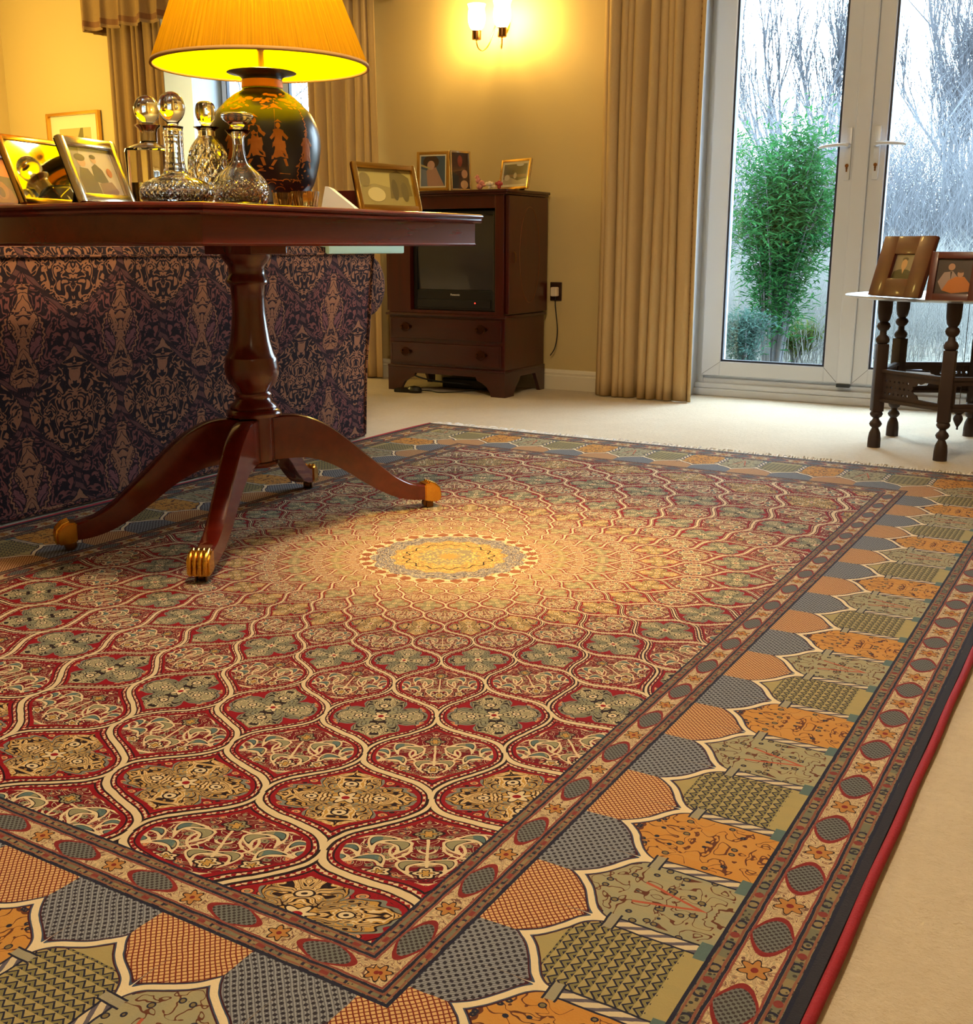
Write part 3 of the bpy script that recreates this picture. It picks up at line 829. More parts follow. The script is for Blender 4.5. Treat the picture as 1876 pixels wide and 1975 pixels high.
for (fx, fy) in ((-.235, -.378), (.205, -.40), (.235, .40), (-.19, .415)):
    a = atan2(fy, fx); Lg = hypot(fx, fy); k = Lg/.456
    bm = B(); rows = []
    for (s1, zt), (s2, zb) in zip(topc, botc):
        wd = .023-.004*min(1, s1/.44)
        sp = s1*k
        ring = [(sp, -wd, zb), (sp, wd, zb), (sp, wd, zt-.004), (sp, wd*.72, zt), (sp, -wd*.72, zt), (sp, -wd, zt-.004)]
        rows.append([bm.verts.new(p) for p in ring])
    for p, q in zip(rows, rows[1:]):
        for i in range(6): bm.faces.new((p[i], q[i], q[(i+1) % 6], p[(i+1) % 6]))
    bm.faces.new(rows[0]); bm.faces.new(rows[-1][::-1])
    leg = autosmooth(link('leg', bm, M['mahog'], tab, rot=a), 35)
    bm = B(); s0 = .432*k
    # lion-paw style brass box cap
    cr = [bm.verts.new(p) for p in ((s0, -.022, .033), (s0, .022, .033), (s0, .022, .076), (s0, -.022, .076))]
    cr2 = [bm.verts.new(p) for p in ((s0+.022, -.024, .028), (s0+.022, .024, .028), (s0+.022, .024, .078), (s0+.022, -.024, .078))]
    cr3 = [bm.verts.new(p) for p in ((s0+.042, -.024, .028), (s0+.042, .024, .028), (s0+.042, .024, .060), (s0+.042, -.024, .060))]
    for p, q in ((cr, cr2), (cr2, cr3)):
        for i in range(4): bm.faces.new((p[i], q[i], q[(i+1) % 4], p[(i+1) % 4]))
    bm.faces.new(cr); bm.faces.new(cr3[::-1])
    bmesh.ops.bevel(bm, geom=bm.edges[:], offset=.003, segments=2, affect='EDGES')
    for t in (-.016, -.0055, .0055, .016):   # toes
        tube(bm, [(s0+.016, t, .080), (s0+.030, t, .074), (s0+.042, t, .062), (s0+.045, t, .045), (s0+.044, t, .030)], [.003, .0042, .0045, .0042, .003], 8)
    autosmooth(link('brass_cap', bm, M['brass'], leg), 40)
    bm = B()
    sc = s0+.022
    lathe(bm, [(0, .030), (.008, .030), (.008, .022), (0, .022)], 12, Matrix.Translation((sc, 0, 0)))
    for sy in (-.011, .011): box(bm, sc-.014, sc+.005, sy-.0015, sy+.0015, .012+ZR*0, .028, .001)
    W_ = Matrix.Translation((sc-.008, 0, ZR+.0125)) @ Matrix.Rotation(PI/2, 4, 'X')
    lathe(bm, [(0, -.008), (.009, -.008), (.0125, -.006), (.0125, .006), (.009, .008), (0, .008)], 20, W_)
    autosmooth(link('caster', bm, M['oldbrass'], leg), 40)

# ------------------------------------------------------------------ table lamp
LXY = (-1.772, 1.985)
lamp = thing('table_lamp', 'large table lamp with pleated yellow shade and black gilt chinoiserie vase base', 'lamp', (*LXY, TZ+.0005))
camdir = atan2(-LXY[1], -LXY[0])
vprof = [(.072, .0), (.080, .002), (.082, .010), (.079, .016), (.088, .030), (.1065, .058), (.117, .090), (.1235, .120), (.1262, .150), (.124, .172), (.117, .194), (.105, .216), (.092, .2295), (.078, .243), (.062, .255), (.047, .263), (.0445, .270), (.0445, .284), (.047, .291), (.058, .297), (.0755, .300), (.0765, .3015), (.072, .303), (.05, .302), (.042, .294), (0, .290)]
vp = smoothprof(vprof, 3)
bm = B(); lathe(bm, [(0, .0)]+vp, 64)
vase = autosmooth(link('vase', bm, M['vase'], lamp), 50)
def vr(z):
    for (r0, z0), (r1, z1) in zip(vprof, vprof[1:]):
        if z0 <= z <= z1: return r0+(r1-r0)*(z-z0)/max(1e-6, z1-z0)
    return .05
bm = B(); lathe(bm, [(.0452, .268), (.0458, .270), (.0458, .283), (.0452, .285)], 64); link('neck_band', bm, M['terracotta'], vase)
# painted gilt figures wrapped round the vase (x in m across the visible face, z up)
bm = B()
def decal(pts, mi=0, rotc=0.0):
    # pts polygon (x,z); triangulate fan on a fine grid by centroid
    n = len(pts); cx = sum(p[0] for p in pts)/n; cz = sum(p[1] for p in pts)/n
    def P(x, z):
        r = vr(z)+.0007; ang = camdir+x/max(r, .05)+rotc
        return bm.verts.new((r*cos(ang), r*sin(ang), z))
    for i in range(n):
        (x0, z0), (x1, z1) = pts[i], pts[(i+1) % n]
        m0 = ((x0+cx)/2, (z0+cz)/2); m1 = ((x1+cx)/2, (z1+cz)/2)
        a_, b_, c_, d_, e_ = P(x0, z0), P(x1, z1), P(*m1), P(*m0), P(cx, cz)
        for fc in ((a_, b_, c_, d_), (d_, c_, e_)):
            try: f = bm.faces.new(fc); f.material_index = mi
            except ValueError: pass
def ell(cx, cz, a, b, n=12, t=0): return [(cx+a*cos(2*PI*i/n)*cos(t)-b*sin(2*PI*i/n)*sin(t), cz+a*cos(2*PI*i/n)*sin(t)+b*sin(2*PI*i/n)*cos(t)) for i in range(n)]
def person(x, z, s, lean=0):
    decal(ell(x, z+.072*s, .0055*s, .0065*s))                                  # head
    decal([(x-.009*s, z+.079*s), (x, z+.086*s), (x+.010*s, z+.078*s), (x+.004*s, z+.081*s)])
    decal([(x-.012*s, z+.062*s), (x, z+.066*s), (x+.012*s, z+.061*s), (x+.016*s, z+.034*s), (x+.022*s, z), (x+.004*s, z+.004*s), (x-.018*s, z-.003*s), (x-.014*s, z+.03*s)])
    decal([(x+.010*s, z+.06*s), (x+.024*s, z+.046*s), (x+.020*s, z+.040*s), (x+.009*s, z+.05*s)])
    decal([(x-.010*s, z+.058*s), (x-.020*s, z+.044*s), (x-.016*s, z+.040*s), (x-.008*s, z+.048*s)])
    decal([(x-.012*s, z-.004*s), (x-.020*s, z-.016*s), (x-.014*s, z-.017*s), (x-.004*s, z-.003*s)])
    decal([(x+.010*s, z-.001*s), (x+.016*s, z-.017*s), (x+.022*s, z-.016*s), (x+.017*s, z)])
for sgn in (1,):
    person(.030, .110, .95); person(-.022, .112, 1.05); person(-.075, .108, .9); person(.10, .105, .8)
    decal([(.008, .213), (.014, .222), (.022, .227), (.030, .222), (.040, .213), (.024, .217)])   # parasol
    decal([(.0225, .214), (.024, .214), (.024, .165), (.0225, .165)]); decal(ell(.023, .231, .0016, .003, 8))
    for (x, z, a, b) in ((.02, .246, .013, .003), (.045, .236, .012, .0035), (.06, .232, .010, .003), (-.03, .238, .010, .004), (-.045, .234, .008, .004), (.075, .226, .01, .003)): decal(ell(x, z, a, b, 10))
    for i in range(46):
        x = -.12+.24*random.random(); z = .035+.062*random.random()**1.1
        decal(ell(x, z, .002+.005*random.random(), .001+.0018*random.random(), 7, random.uniform(-.6, .6)))
    for x0, z0, L in ((-.03, .085, .03), (.03, .080, .025), (-.07, .078, .03), (.0, .066, .035), (.055, .068, .03)):
        decal([(x0, z0), (x0+L, z0-.001), (x0+L, z0-.0028), (x0, z0-.0022)])
    for x0, z0, rr in ((.045, .062, .010), (.072, .060, .012), (.012, .056, .009), (.03, .045, .012), (-.05, .055, .012)):
        arc = [(x0+rr*cos(t), z0+rr*.6*sin(t)) for t in [PI*i/8 for i in range(9)]]+[(x0+rr*.78*cos(t), z0+rr*.42*sin(t)) for t in [PI*i/8 for i in range(8, -1, -1)]]
        for i in range(8): decal([arc[i], arc[i+1], arc[16-i], arc[17-i]])
    for i in range(60):   # cloud scrolls round the shoulder
        x = -.11+.22*random.random(); z = .214+.036*random.random()
        decal(ell(x, z, .003+.007*random.random(), .0012+.002*random.random(), 8, random.uniform(-.4, .4)))
    for i in range(26):   # hanging branch at the right
        t = i/25; decal(ell(.088+.014*sin(t*5), .215-.15*t, .004, .0016, 6, .8 if i % 2 else -.8))
o = link('gilt_figures', bm, M['giltpaint'], vase)
bm = B(); lathe(bm, [(0, .288), (.012, .288), (.012, .300), (.007, .304), (.007, .345), (.010, .352), (.015, .360), (.016, .380), (0, .380)], 24)
autosmooth(link('bulb_holder', bm, M['goldframe'], lamp), 40)
bm = B(); lathe(bm, smoothprof([(0, .378), (.012, .380), (.016, .40), (.028, .43), (.030, .45), (.022, .472), (0, .480)], 3), 24)
link('bulb', bm, M['bulb'], lamp, smooth=True)
SZ0, SZ1, SR0, SR1 = .314, .620, .240, .118
def pleat(r, z, a): return r+.0011*sin(a*120)+.0006*sin(a*47+z*20)
bm = B(); lathe(bm, [(SR0+(SR1-SR0)*t/10, SZ0+(SZ1-SZ0)*t/10) for t in range(11)], 720, None, 0, pleat)
sh = link('shade', bm, M['shade'], lamp, smooth=True); sh.data.name = 'shade'
bm = B(); lathe(bm, [(SR0-.004+(SR1-SR0)*t/4, SZ0+.001+(SZ1-SZ0-.002)*t/4) for t in range(5)], 96)
link('shade_lining', bm, M['lining'], sh, smooth=True)
bm = B()
for zz, rr in ((SZ0, SR0-.001),): lathe(bm, [(rr-.003, zz-.002), (rr+.003, zz-.002), (rr+.003-.001, zz+.006), (rr-.004, zz+.006)], 96, closed=True)
link('shade_rim', bm, simple('shade binding', (196, 150, 84), .8), sh, smooth=True)
bm = B()
for k in range(3):
    a = 2*PI*k/3+.4; tube(bm, [(.014*cos(a), .014*sin(a), .372), ((SR1)*cos(a), (SR1)*sin(a), SZ1-.004)], .0016, 6)
link('shade_carrier', bm, M['goldframe'], sh)
# flex: over the back of the table top, then hanging down behind the column
bm = B()
fx = [(-.06, .02, .006), (-.16, .12, .005), (-.30, .24, .004), (-.372, .30, .001), (-.388, .315, -.02), (-.392, .318, -.09), (-.39, .315, -.25), (-.385, .32, -.42), (-.395, .315, -.56), (-.41, .31, -.68), (-.42, .30, -.747)]
tube(bm, smoothprof(fx, 5), .0028, 6); link('flex', bm, M['browncable'], lamp, smooth=True)

# ------------------------------------------------------------------ decanters on the table
TOP = TZ+.0005
def decanter(px, D, prof, label, fn=None, seg=96, stopper=None, sfn=None, sseg=48, extra=None, rot=0):
    x, y = spot(px, D)
    t = thing('decanter', label, 'decanter', (x, y, TOP), rot, 'crystal decanters on the pedestal table')
    bm = B(); lathe(bm, prof, seg, None, 0, fn)
    autosmooth(link('decanter_body', bm, M['crystal'], t), 25)
    bm = B(); lathe(bm, stopper, sseg, None, 0, sfn)
    autosmooth(link('stopper', bm, M['crystal'], t), 25)
    return t
def solid(outer, inner): return [(0, outer[0][1])]+outer+inner[::-1]+[(0, inner[0][1])]
def diamonds(z0, z1, na, depth, k=1.0):
    def fn(r, z, a):
        if z0 < z < z1:
            u = a*na/(2*PI); v = (z-z0)/(z1-z0)*(na*.16*k)
            g = min(abs(((u+v) % 1)-.5), abs(((u-v) % 1)-.5))*2
            e = min(1, (z-z0)/.006, (z1-z)/.006)
            return r-depth*(1-min(1, g*2.2))*e
        return r
    return fn
def dense(pts, step=.002):
    out = []
    for (r0, z0), (r1, z1) in zip(pts, pts[1:]):
        n = max(1, int(hypot(r1-r0, z1-z0)/step))
        out += [(r0+(r1-r0)*k/n, z0+(z1-z0)*k/n) for k in range(n)]
    return out+[pts[-1]]
# A: wide ship's decanter, ball stopper
oA = dense(smoothprof([(.058, .0), (.066, .008), (.0695, .022), (.063, .036), (.046, .046), (.026, .054), (.0185, .068), (.0165, .09), (.0168, .115), (.0175, .132), (.0195, .141)], 4), .0022)
iA = smoothprof([(.050, .010), (.060, .022), (.054, .033), (.036, .043), (.018, .055), (.0125, .07), (.011, .10), (.0115, .138)], 3)
rid = [0]
def fA(r, z, a):
    r = diamonds(.004, .044, 30, .0022, .9)(r, z, a)
    if .060 < z < .13: r += .0012*abs(sin(z*330))
    return r
ball = smoothprof([(.010, .128), (.010, .143), (.013, .150), (.0185, .156), (.0238, .168), (.0245, .180), (.019, .194), (.009, .2015), (0, .2035)], 4)
decanter(348, 2.16, solid(oA, iA), 'wide low cut crystal decanter with a ball stopper, front left of the four', fA, 120, [(0, .128)]+ball)
# B: round decanter with flat disc stopper
oB = dense(smoothprof([(.042, 0), (.052, .008), (.056, .026), (.053, .045), (.042, .062), (.026, .076), (.017, .088), (.0125, .104), (.0115, .120), (.013, .131), (.020, .139), (.0255, .145)], 4), .0022)
iB = smoothprof([(.036, .012), (.046, .026), (.042, .044), (.030, .060), (.016, .076), (.009, .10), (.008, .125), (.012, .137), (.0215, .144)], 3)
def fB(r, z, a):
    r = diamonds(.010, .052, 26, .0026, 1.1)(r, z, a)
    if .078 < z < .125: r *= 1-.05*(.5+.5*cos(a*8))
    return r
stB = smoothprof([(.007, .118), (.009, .145), (.012, .152), (.022, .160), (.0315, .168), (.0322, .173), (.028, .177), (.012, .1765), (0, .1765)], 4)
decanter(470, 2.27, solid(oB, iB), 'round cut crystal decanter with a flat disc stopper, nearest the lamp base', fB, 120, [(0, .118)]+stB)
# C: square decanter, silver collar, ball stopper, amber spirit
x, y = spot(301, 2.38)
t = thing('decanter', 'square plain glass decanter with silver collar and amber spirit, at the left back', 'decanter', (x, y, TOP), radians(20), 'crystal decanters on the pedestal table')
def sq(h, f=.012):
    pts = []
    for sx, sy, a0 in ((1, 1, 0), (-1, 1, 90), (-1, -1, 180), (1, -1, 270)):
        for k in range(4):
            a = radians(a0+k*30); pts.append((sx*(h-f)+f*cos(a), sy*(h-f)+f*sin(a)))
    return pts
def rings(bm, specs):
    prev = None
    for h, z in specs:
        r = [bm.verts.new((px_, py_, z)) for px_, py_ in sq(h, min(.012, h*.999) if h > .02 else h*.98)]
        if prev is None: bm.faces.new(r[::-1])
        else:
            for k in range(16): bm.faces.new((prev[k], prev[(k+1) % 16], r[(k+1) % 16], r[k]))
        prev = r
    bm.faces.new(prev)
bm = B(); rings(bm, [(.036, 0), (.038, .004), (.0385, .06), (.040, .112), (.038, .119), (.026, .126), (.017, .131), (.0155, .136), (.015, .162), (.0125, .162), (.0125, .135), (.020, .125), (.034, .114), (.034, .012), (.033, .010)])
autosmooth(link('decanter_body', bm, M['crystal'], t), 30)
bm = B(); rings(bm, [(.0335, .0105), (.0338, .05), (.0338, .051)]); autosmooth(link('spirit', bm, M['whisky'], t), 30)
bm = B(); lathe(bm, [(.0168, .134), (.0175, .134), (.0172, .150), (.019, .158), (.0255, .164), (.026, .166), (.024, .167), (.016, .163), (.0162, .150)], 40, closed=True); autosmooth(link('silver_collar', bm, M['silver'], t), 40)
bm = B(); lathe(bm, [(0, .148)]+smoothprof([(.010, .150), (.011, .166), (.014, .172), (.022, .180), (.0255, .193), (.0245, .206), (.017, .218), (.007, .2235), (0, .2245)], 4), 48)
autosmooth(link('stopper', bm, M['crystal'], t), 30)
# D: swirl-cut decanter, fluted stopper
oD = dense(smoothprof([(.034, 0), (.040, .006), (.0425, .04), (.043, .08), (.041, .108), (.036, .123), (.026, .138), (.019, .146), (.0175, .155), (.019, .161), (.027, .166)], 4), .003)
iD = smoothprof([(.030, .012), (.036, .04), (.037, .08), (.033, .108), (.022, .130), (.0135, .145), (.013, .160), (.022, .1655)], 3)
def fD(r, z, a):
    if .02 < z < .125:
        g = abs(((a*9/(2*PI)+z*26) % 1)-.5)*2; h = abs(((a*9/(2*PI)-z*26) % 1)-.5)*2
        return r-.0035*max(0, 1-g*3)-.0035*max(0, 1-h*3)
    return r
stD = smoothprof([(.010, .148), (.011, .170), (.016, .178), (.0205, .188), (.0215, .200), (.018, .212), (.009, .2175), (0, .218)], 4)
decanter(411, 2.42, solid(oD, iD), 'tall swirl cut crystal decanter with a fluted knob stopper, behind the front two', fD, 108, [(0, .148)]+stD, lambda r, z, a: r*(1-.05*abs(sin(a*6))) if z > .176 else r)
# two fluted glass dishes
for px, D, r, h, lb in ((549, 2.34, .020, .030, 'small fluted amber glass dish touching the decanter with disc stopper'), (592, 2.36, .029, .033, 'wider fluted amber glass dish in front of the lamp base, right of the small one')):
    x, y = spot(px, D)
    bm = B(); lathe(bm, [(0, 0), (r*.8, 0), (r*.84, .003), (r*.93, h*.5), (r, h), (r*.9, h), (r*.8, h*.5), (r*.7, .005), (0, .005)], 96, None, 0, lambda rr, z, a: rr*(1+.045*abs(sin(a*9))) if rr > .01 else rr)
    o = autosmooth(link('glass_dish', bm, m_glass('amber pressed glass %d' % px, (.95, .66, .30), .02), None, loc=(x, y, TOP)), 25)
    tag(o, lb, 'dish', 'fluted dishes on the pedestal table')
# pale folded booklet and a flared wooden bowl
x, y = spot(628, 2.46)
bm = B(); prism(bm, [(0, 0), (.072, 0), (.070, .003), (.016, .046), (.010, .046)], -.05, .05, Matrix.Rotation(PI/2, 4, 'X'))
o = link('booklet', bm, M['white'], None, loc=(x, y, TOP), rot=radians(31)); tag(o, 'pale half open paper booklet lying behind the glass dishes', 'booklet')
x, y = spot(680, 2.66)
bm = B(); lathe(bm, [(0, 0), (.026, 0), (.028, .003), (.036, .020), (.045, .042), (.0465, .047), (.0445, .048), (.034, .022), (.024, .006), (0, .006)], 48)
o = autosmooth(link('bowl', bm, M['framewood'], None, loc=(x, y, TOP)), 40); tag(o, 'small flared dark red wooden bowl half hidden behind the gilt photo frame', 'bowl')

# ------------------------------------------------------------------ photo frames
def pic(par, name, w, h, z, shapes, bg):
    """flat picture: coloured shapes in 0..1 coordinates; faces +Y- local frame handled by parent"""
    mats = []; bm = B()
    def mat(c):
        k = 'print %d %d %d' % c
        if k not in M: M[k] = simple(k, c, .35)
        if M[k] not in mats: mats.append(M[k])
        return mats.index(M[k])
    def poly(pts, c, d):
        vs = [bm.verts.new(((u-.5)*w, -z-d, v*h)) for u, v in pts]
        f = bm.faces.new(vs); f.material_index = mat(c)
    poly([(0, 0), (1, 0), (1, 1), (0, 1)], bg, 0)
    for i, sp in enumerate(shapes):
        c = sp[0]
        if sp[1] == 'e':
            _, _, cx, cy, a, b = sp; pts = [(cx+a*cos(2*PI*k/18), cy+b*sin(2*PI*k/18)) for k in range(18)]
            pts = [(min(1, max(0, p)), min(1, max(0, q))) for p, q in pts]
        else: pts = sp[1]
        poly(pts, c, .00012*(i+1))
    return link(name, bm, mats, par)
def frame(name, label, p0, p1, h, lean, fw, mat, shapes, bg, depth=.012, glass='pictureglass', mount=0, zb=TOP, rc=.003, group=None, fwv=None, strut=True, picw=None, pich=None):
    """p0,p1: left & right bottom corners on the floor plan as seen from the room side"""
    x0, y0 = p0; x1, y1 = p1; w = hypot(x1-x0, y1-y0); rot = atan2(y1-y0, x1-x0)
    t = thing(name, label, 'photo frame', ((x0+x1)/2, (y0+y1)/2, zb), rot, group)
    fwv = fwv or fw
    L = bpy.data.objects.new('x', None)
    R_ = Matrix.Rotation(radians(-lean), 4, 'X')
    def put(o): o.matrix_local = R_ @ o.matrix_local if False else R_; return o
    zoff = 0
    bm = B()
    # moulded border: outer rectangle with an inner opening
    for (a, b, c, d) in ((-w/2, -w/2+fw, 0, h), (w/2-fw, w/2, 0, h)): box(bm, a, b, -depth, 0, c, d, rc)
    for (c, d) in ((0, fwv), (h-fwv, h)): box(bm, -w/2+fw*.6, w/2-fw*.6, -depth*.97, -.0003, c+.0002, d-.0002, rc)
    f = link('frame_border', bm, mat, t); put(f); autosmooth(f, 40)
    bm = B(); box(bm, -w/2+.003, w/2-.003, .0002, .003, .004, h-.003); put(link('frame_back', bm, M['velvet'], t))
    iw, ih = w-2*fw, h-2*fwv
    if mount:
        bm = B()
        for (a, b, c, d) in ((-iw/2, -iw/2+mount, 0, ih), (iw/2-mount, iw/2, 0, ih), (-iw/2+mount, iw/2-mount, 0, mount), (-iw/2+mount, iw/2-mount, ih-mount, ih)):
            box(bm, a, b, -.0045, -.003, c+fwv, d+fwv)
        put(link('mount', bm, M['mat'], t))
    p = pic(t, 'photograph', iw, ih, 0, shapes, bg)
    p.matrix_local = R_ @ Matrix.Translation((0, -.0022, fwv))
    if glass:
        bm = B(); box(bm, -iw/2-.001, iw/2+.001, -.007, -.0060, fwv-.001, h-fwv+.001); put(link('frame_glass', bm, M[glass], t))
    if strut:
        bm = B(); box(bm, -.016, .016, -.0015, .0015, 0, h*.8)
        o = link('strut', bm, M['velvet'], t)
        top = R_ @ Vector((0, .004, h*.78)); ft = Vector((0, top.y+h*.22, .0))
        d = top-ft; ang = atan2(d.y, d.z)
        o.matrix_local = Matrix.Translation(ft) @ Matrix.Rotation(-ang, 4, 'X')
        for v in o.data.vertices: v.co.z *= d.length/(h*.8)
    return t
SKIN = (196, 146, 112); BRN = (92, 62, 48)
couple = [((196, 176, 150), [(.25, 0), (1, 0), (1, 1), (.3, 1), (.2, .5)]), ((88, 66, 60), [(.12, .0), (.1, .35), (.18, .58), (.36, .56), (.48, .3), (.5, 0)]), ((70, 56, 56), [(.42, .3), (.45, .6), (.56, .68), (.68, .55), (.74, .3), (.6, .25)]),
          (SKIN, 'e', .26, .70, .09, .11), ((78, 52, 44), 'e', .25, .79, .12, .08), (SKIN, 'e', .55, .76, .06, .08), ((64, 46, 44), 'e', .55, .82, .07, .05), ((130, 96, 84), [(.5, 0), (.5, .25), (.8, .3), (.9, .1), (.85, 0)]), ((170, 80, 60), 'e', .82, .5, .06, .1)]
def lean_pts(px0, D0, px1, D1): return spot(px0, D0), spot(px1, D1)
p0, p1 = lean_pts(158, 2.10, 262, 2.26)
frame('photo_frame', 'silver photo frame of a couple in dark clothes, just left of the decanters', p0, p1, .128, 20, .018, M['silver'], couple, (150, 130, 112), .012, 'pictureglass', 0, TOP, .004, 'frames on the pedestal table')
p0, p1 = lean_pts(47, 2.15, 168, 2.33)
frame('photo_frame', 'wide silver frame with mirror like glass reflecting the lamp, leftmost whole frame', p0, p1, .136, 20, .012, M['goldframe'], [((196, 160, 60), [(.0, .45), (1, .4), (1, 1), (0, 1)]), ((110, 104, 40), [(0, 0), (1, 0), (1, .4), (0, .45)])], (120, 112, 60), .010, 'mirrorglass', 0, TOP, .003, 'frames on the pedestal table')
p0, p1 = lean_pts(-62, 2.26, 58, 2.44)
frame('photo_frame', 'dark frame with orange and brown picture, cut by the left edge', p0, p1, .118, 20, .010, M['framewood'], [((196, 104, 28), [(.0, .62), (.3, .5), (.75, .62), (1, .58), (1, 1), (0, 1)]), ((128, 66, 28), [(.45, .0), (.5, .35), (.72, .52), (.9, .3), (.95, 0)]), ((60, 38, 18), [(.1, 0), (.1, .3), (.4, .35), (.45, 0)]), ((150, 84, 40), 'e', .72, .3, .12, .2), ((92, 46, 20), 'e', .7, .25, .06, .12)], (86, 50, 26), .010, 'pictureglass', 0, TOP, .003, 'frames on the pedestal table')
p0, p1 = lean_pts(693, 2.52, 811, 2.67)
frame('photo_frame', 'gilt landscape photo frame of trees alone at the right end of the pedestal table', p0, p1, .108, 14, .013, M['goldframe'],
      [((190, 172, 96), [(0, .5), (.3, .6), (.6, .5), (1, .62), (1, 1), (0, 1)]), ((132, 116, 62), [(.55, .2), (.6, .9), (.75, 1), (.95, .8), (.98, .3)]), ((110, 96, 52), 'e', .66, .45, .06, .3), ((118, 104, 60), 'e', .84, .4, .07, .28), ((214, 198, 130), 'e', .3, .3, .16, .2), ((150, 132, 76), 'e', .12, .7, .1, .2)], (168, 150, 84), .010, 'pictureglass', 0, TOP, .003, 'frames on the pedestal table')

# ------------------------------------------------------------------ sofa (seen from behind)
sofa = thing('sofa', 'purple and brown damask sofa standing with its back to the pedestal table', 'sofa', (-2.42, 2.1, 0))
SY0, SY1 = -1.05, 1.045       # local y extent of the back
def uvbox(bm, f, u0=0, v0=0):
    uvl = bm.loops.layers.uv.verify()
    n = f.normal
    for l in f.loops:
        c = l.vert.co
        if abs(n.z) > .8: l[uvl].uv = (c.y+u0, c.x+v0)
        elif abs(n.x) >= abs(n.y): l[uvl].uv = (c.y+u0, c.z+v0)
        else: l[uvl].uv = (c.x+u0+.1, c.z+v0)
def finish(bm, name, par, mat, bev=.0, seg=3, u0=0, v0=0, ang=40):
    if bev: bmesh.ops.bevel(bm, geom=bm.edges[:], offset=bev, segments=seg, profile=.5, affect='EDGES')
    bm.normal_update()
    for f in bm.faces: uvbox(bm, f, u0, v0)
    return autosmooth(link(name, bm, mat, par), ang)
# raked back: profile in x-z extruded along y
def backprof(bm, y0, y1, prof):
    a = [bm.verts.new((x, y0, z)) for x, z in prof]; b = [bm.verts.new((x, y1, z)) for x, z in prof]
    for i in range(len(prof)): bm.faces.new((a[i], a[(i+1) % len(prof)], b[(i+1) % len(prof)], b[i]))
    bm.faces.new(a[::-1]); bm.faces.new(b)
bm = B()
prof = [(.028, .006), (.04, .25), (.062, .45), (.085, .662), (.077, .679), (.045, .684), (-.03, .684), (-.10, .665), (-.14, .60), (-.18, .42), (-.22, .006)]
backprof(bm, SY0, SY1, prof)
bmesh.ops.recalc_face_normals(bm, faces=bm.faces[:])
finish(bm, 'back', sofa, M['sofa'], 0, 1, .065, -.085, 50)
bm = B(); box(bm, -.98, -.20, SY0+.02, SY1-.02, .006, .30, .01); finish(bm, 'base', sofa, M['sofa'])
for k in range(3):
    y0 = SY0+.02+k*.685
    bm = B(); box(bm, -1.0, -.24, y0, y0+.68, .30, .44, .04); finish(bm, 'seat_cushion', sofa, M['sofa'])
    bm = B(); box(bm, -.42, -.22, y0, y0+.68, .40, .645, .05, 0, Matrix.Translation((0, 0, 0))); finish(bm, 'back_cushion', sofa, M['sofa'])
for s, ye in ((1, SY1), (-1, SY0)):
    bm = B()
    yc = ye+s*.135
    box(bm, -.94, -.06, min(ye-s*.02, ye+s*.09), max(ye-s*.02, ye+s*.09), .45, .60, .008)
    box(bm, -.96, -.05, min(ye-s*.10, ye), max(ye-s*.10, ye), .006, .52, .008)
    lathe(bm, [(0, -.96), (.09, -.955), (.12, -.93), (.128, -.5), (.126, -.10), (.110, -.045), (.07, -.02), (0, -.012)], 32, Matrix.Translation((0, yc, .540)) @ Matrix.Rotation(PI/2, 4, 'Y') @ Matrix.Rotation(0, 4, 'Z') @ Matrix.Diagonal((1, 1, 1, 1)))
    # lathe axis ran along +x; mirror it to run from the arm front to the back
    for v in bm.verts:
        pass
    finish(bm, 'arm', sofa, M['sofa'], 0, 1, .1, 0)
bm = B()
for z, x in ((.016, .030),):
    tube(bm, [(x, SY0, z), (x, SY1, z)], .004, 6)
tube(bm, [(.088, SY0, .656), (.088, SY1, .656)], .0042, 6); tube(bm, [(.088, SY1, .656), (.065, SY1+.001, .45), (.042, SY1+.001, .25), (.030, SY1+.001, .016)], .004, 6)
finish(bm, 'piping', sofa, M['sofa'])
# mint throw folded on the end of the sofa
bm = B(); box(bm, -.12, .104, -.24, .19, .0, .014, .006); box(bm, .086, .104, -.239, .189, -.022, .012, .006)
for v in bm.verts: v.co.z += .003*sin(v.co.y*30)
o = autosmooth(link('folded_throw', bm, M['mint'], None, loc=(-2.42, 3.12, .679)), 50); tag(o, 'pale mint folded throw lying on the end of the sofa back', 'throw')

# ------------------------------------------------------------------ television cabinet
cab = thing('television_cabinet', 'dark mahogany television cabinet with two drawers and doors folded back, against the back wall', 'cabinet', (-2.815, 4.34, 0))
W2 = .322; DP = .385
wv, wh = M['cabwood_v'], M['cabwood']
# lower carcass
bm = B(); box(bm, -W2, W2, .006, DP, .118, .362, .003); link('lower_carcass', bm, wv, cab)
bm = B(); box(bm, -W2-.012, W2+.012, -.010, DP, .360, .374, .005); box(bm, -W2-.008, W2+.008, -.006, DP, .112, .124, .004); autosmooth(link('moulding', bm, wh, cab))
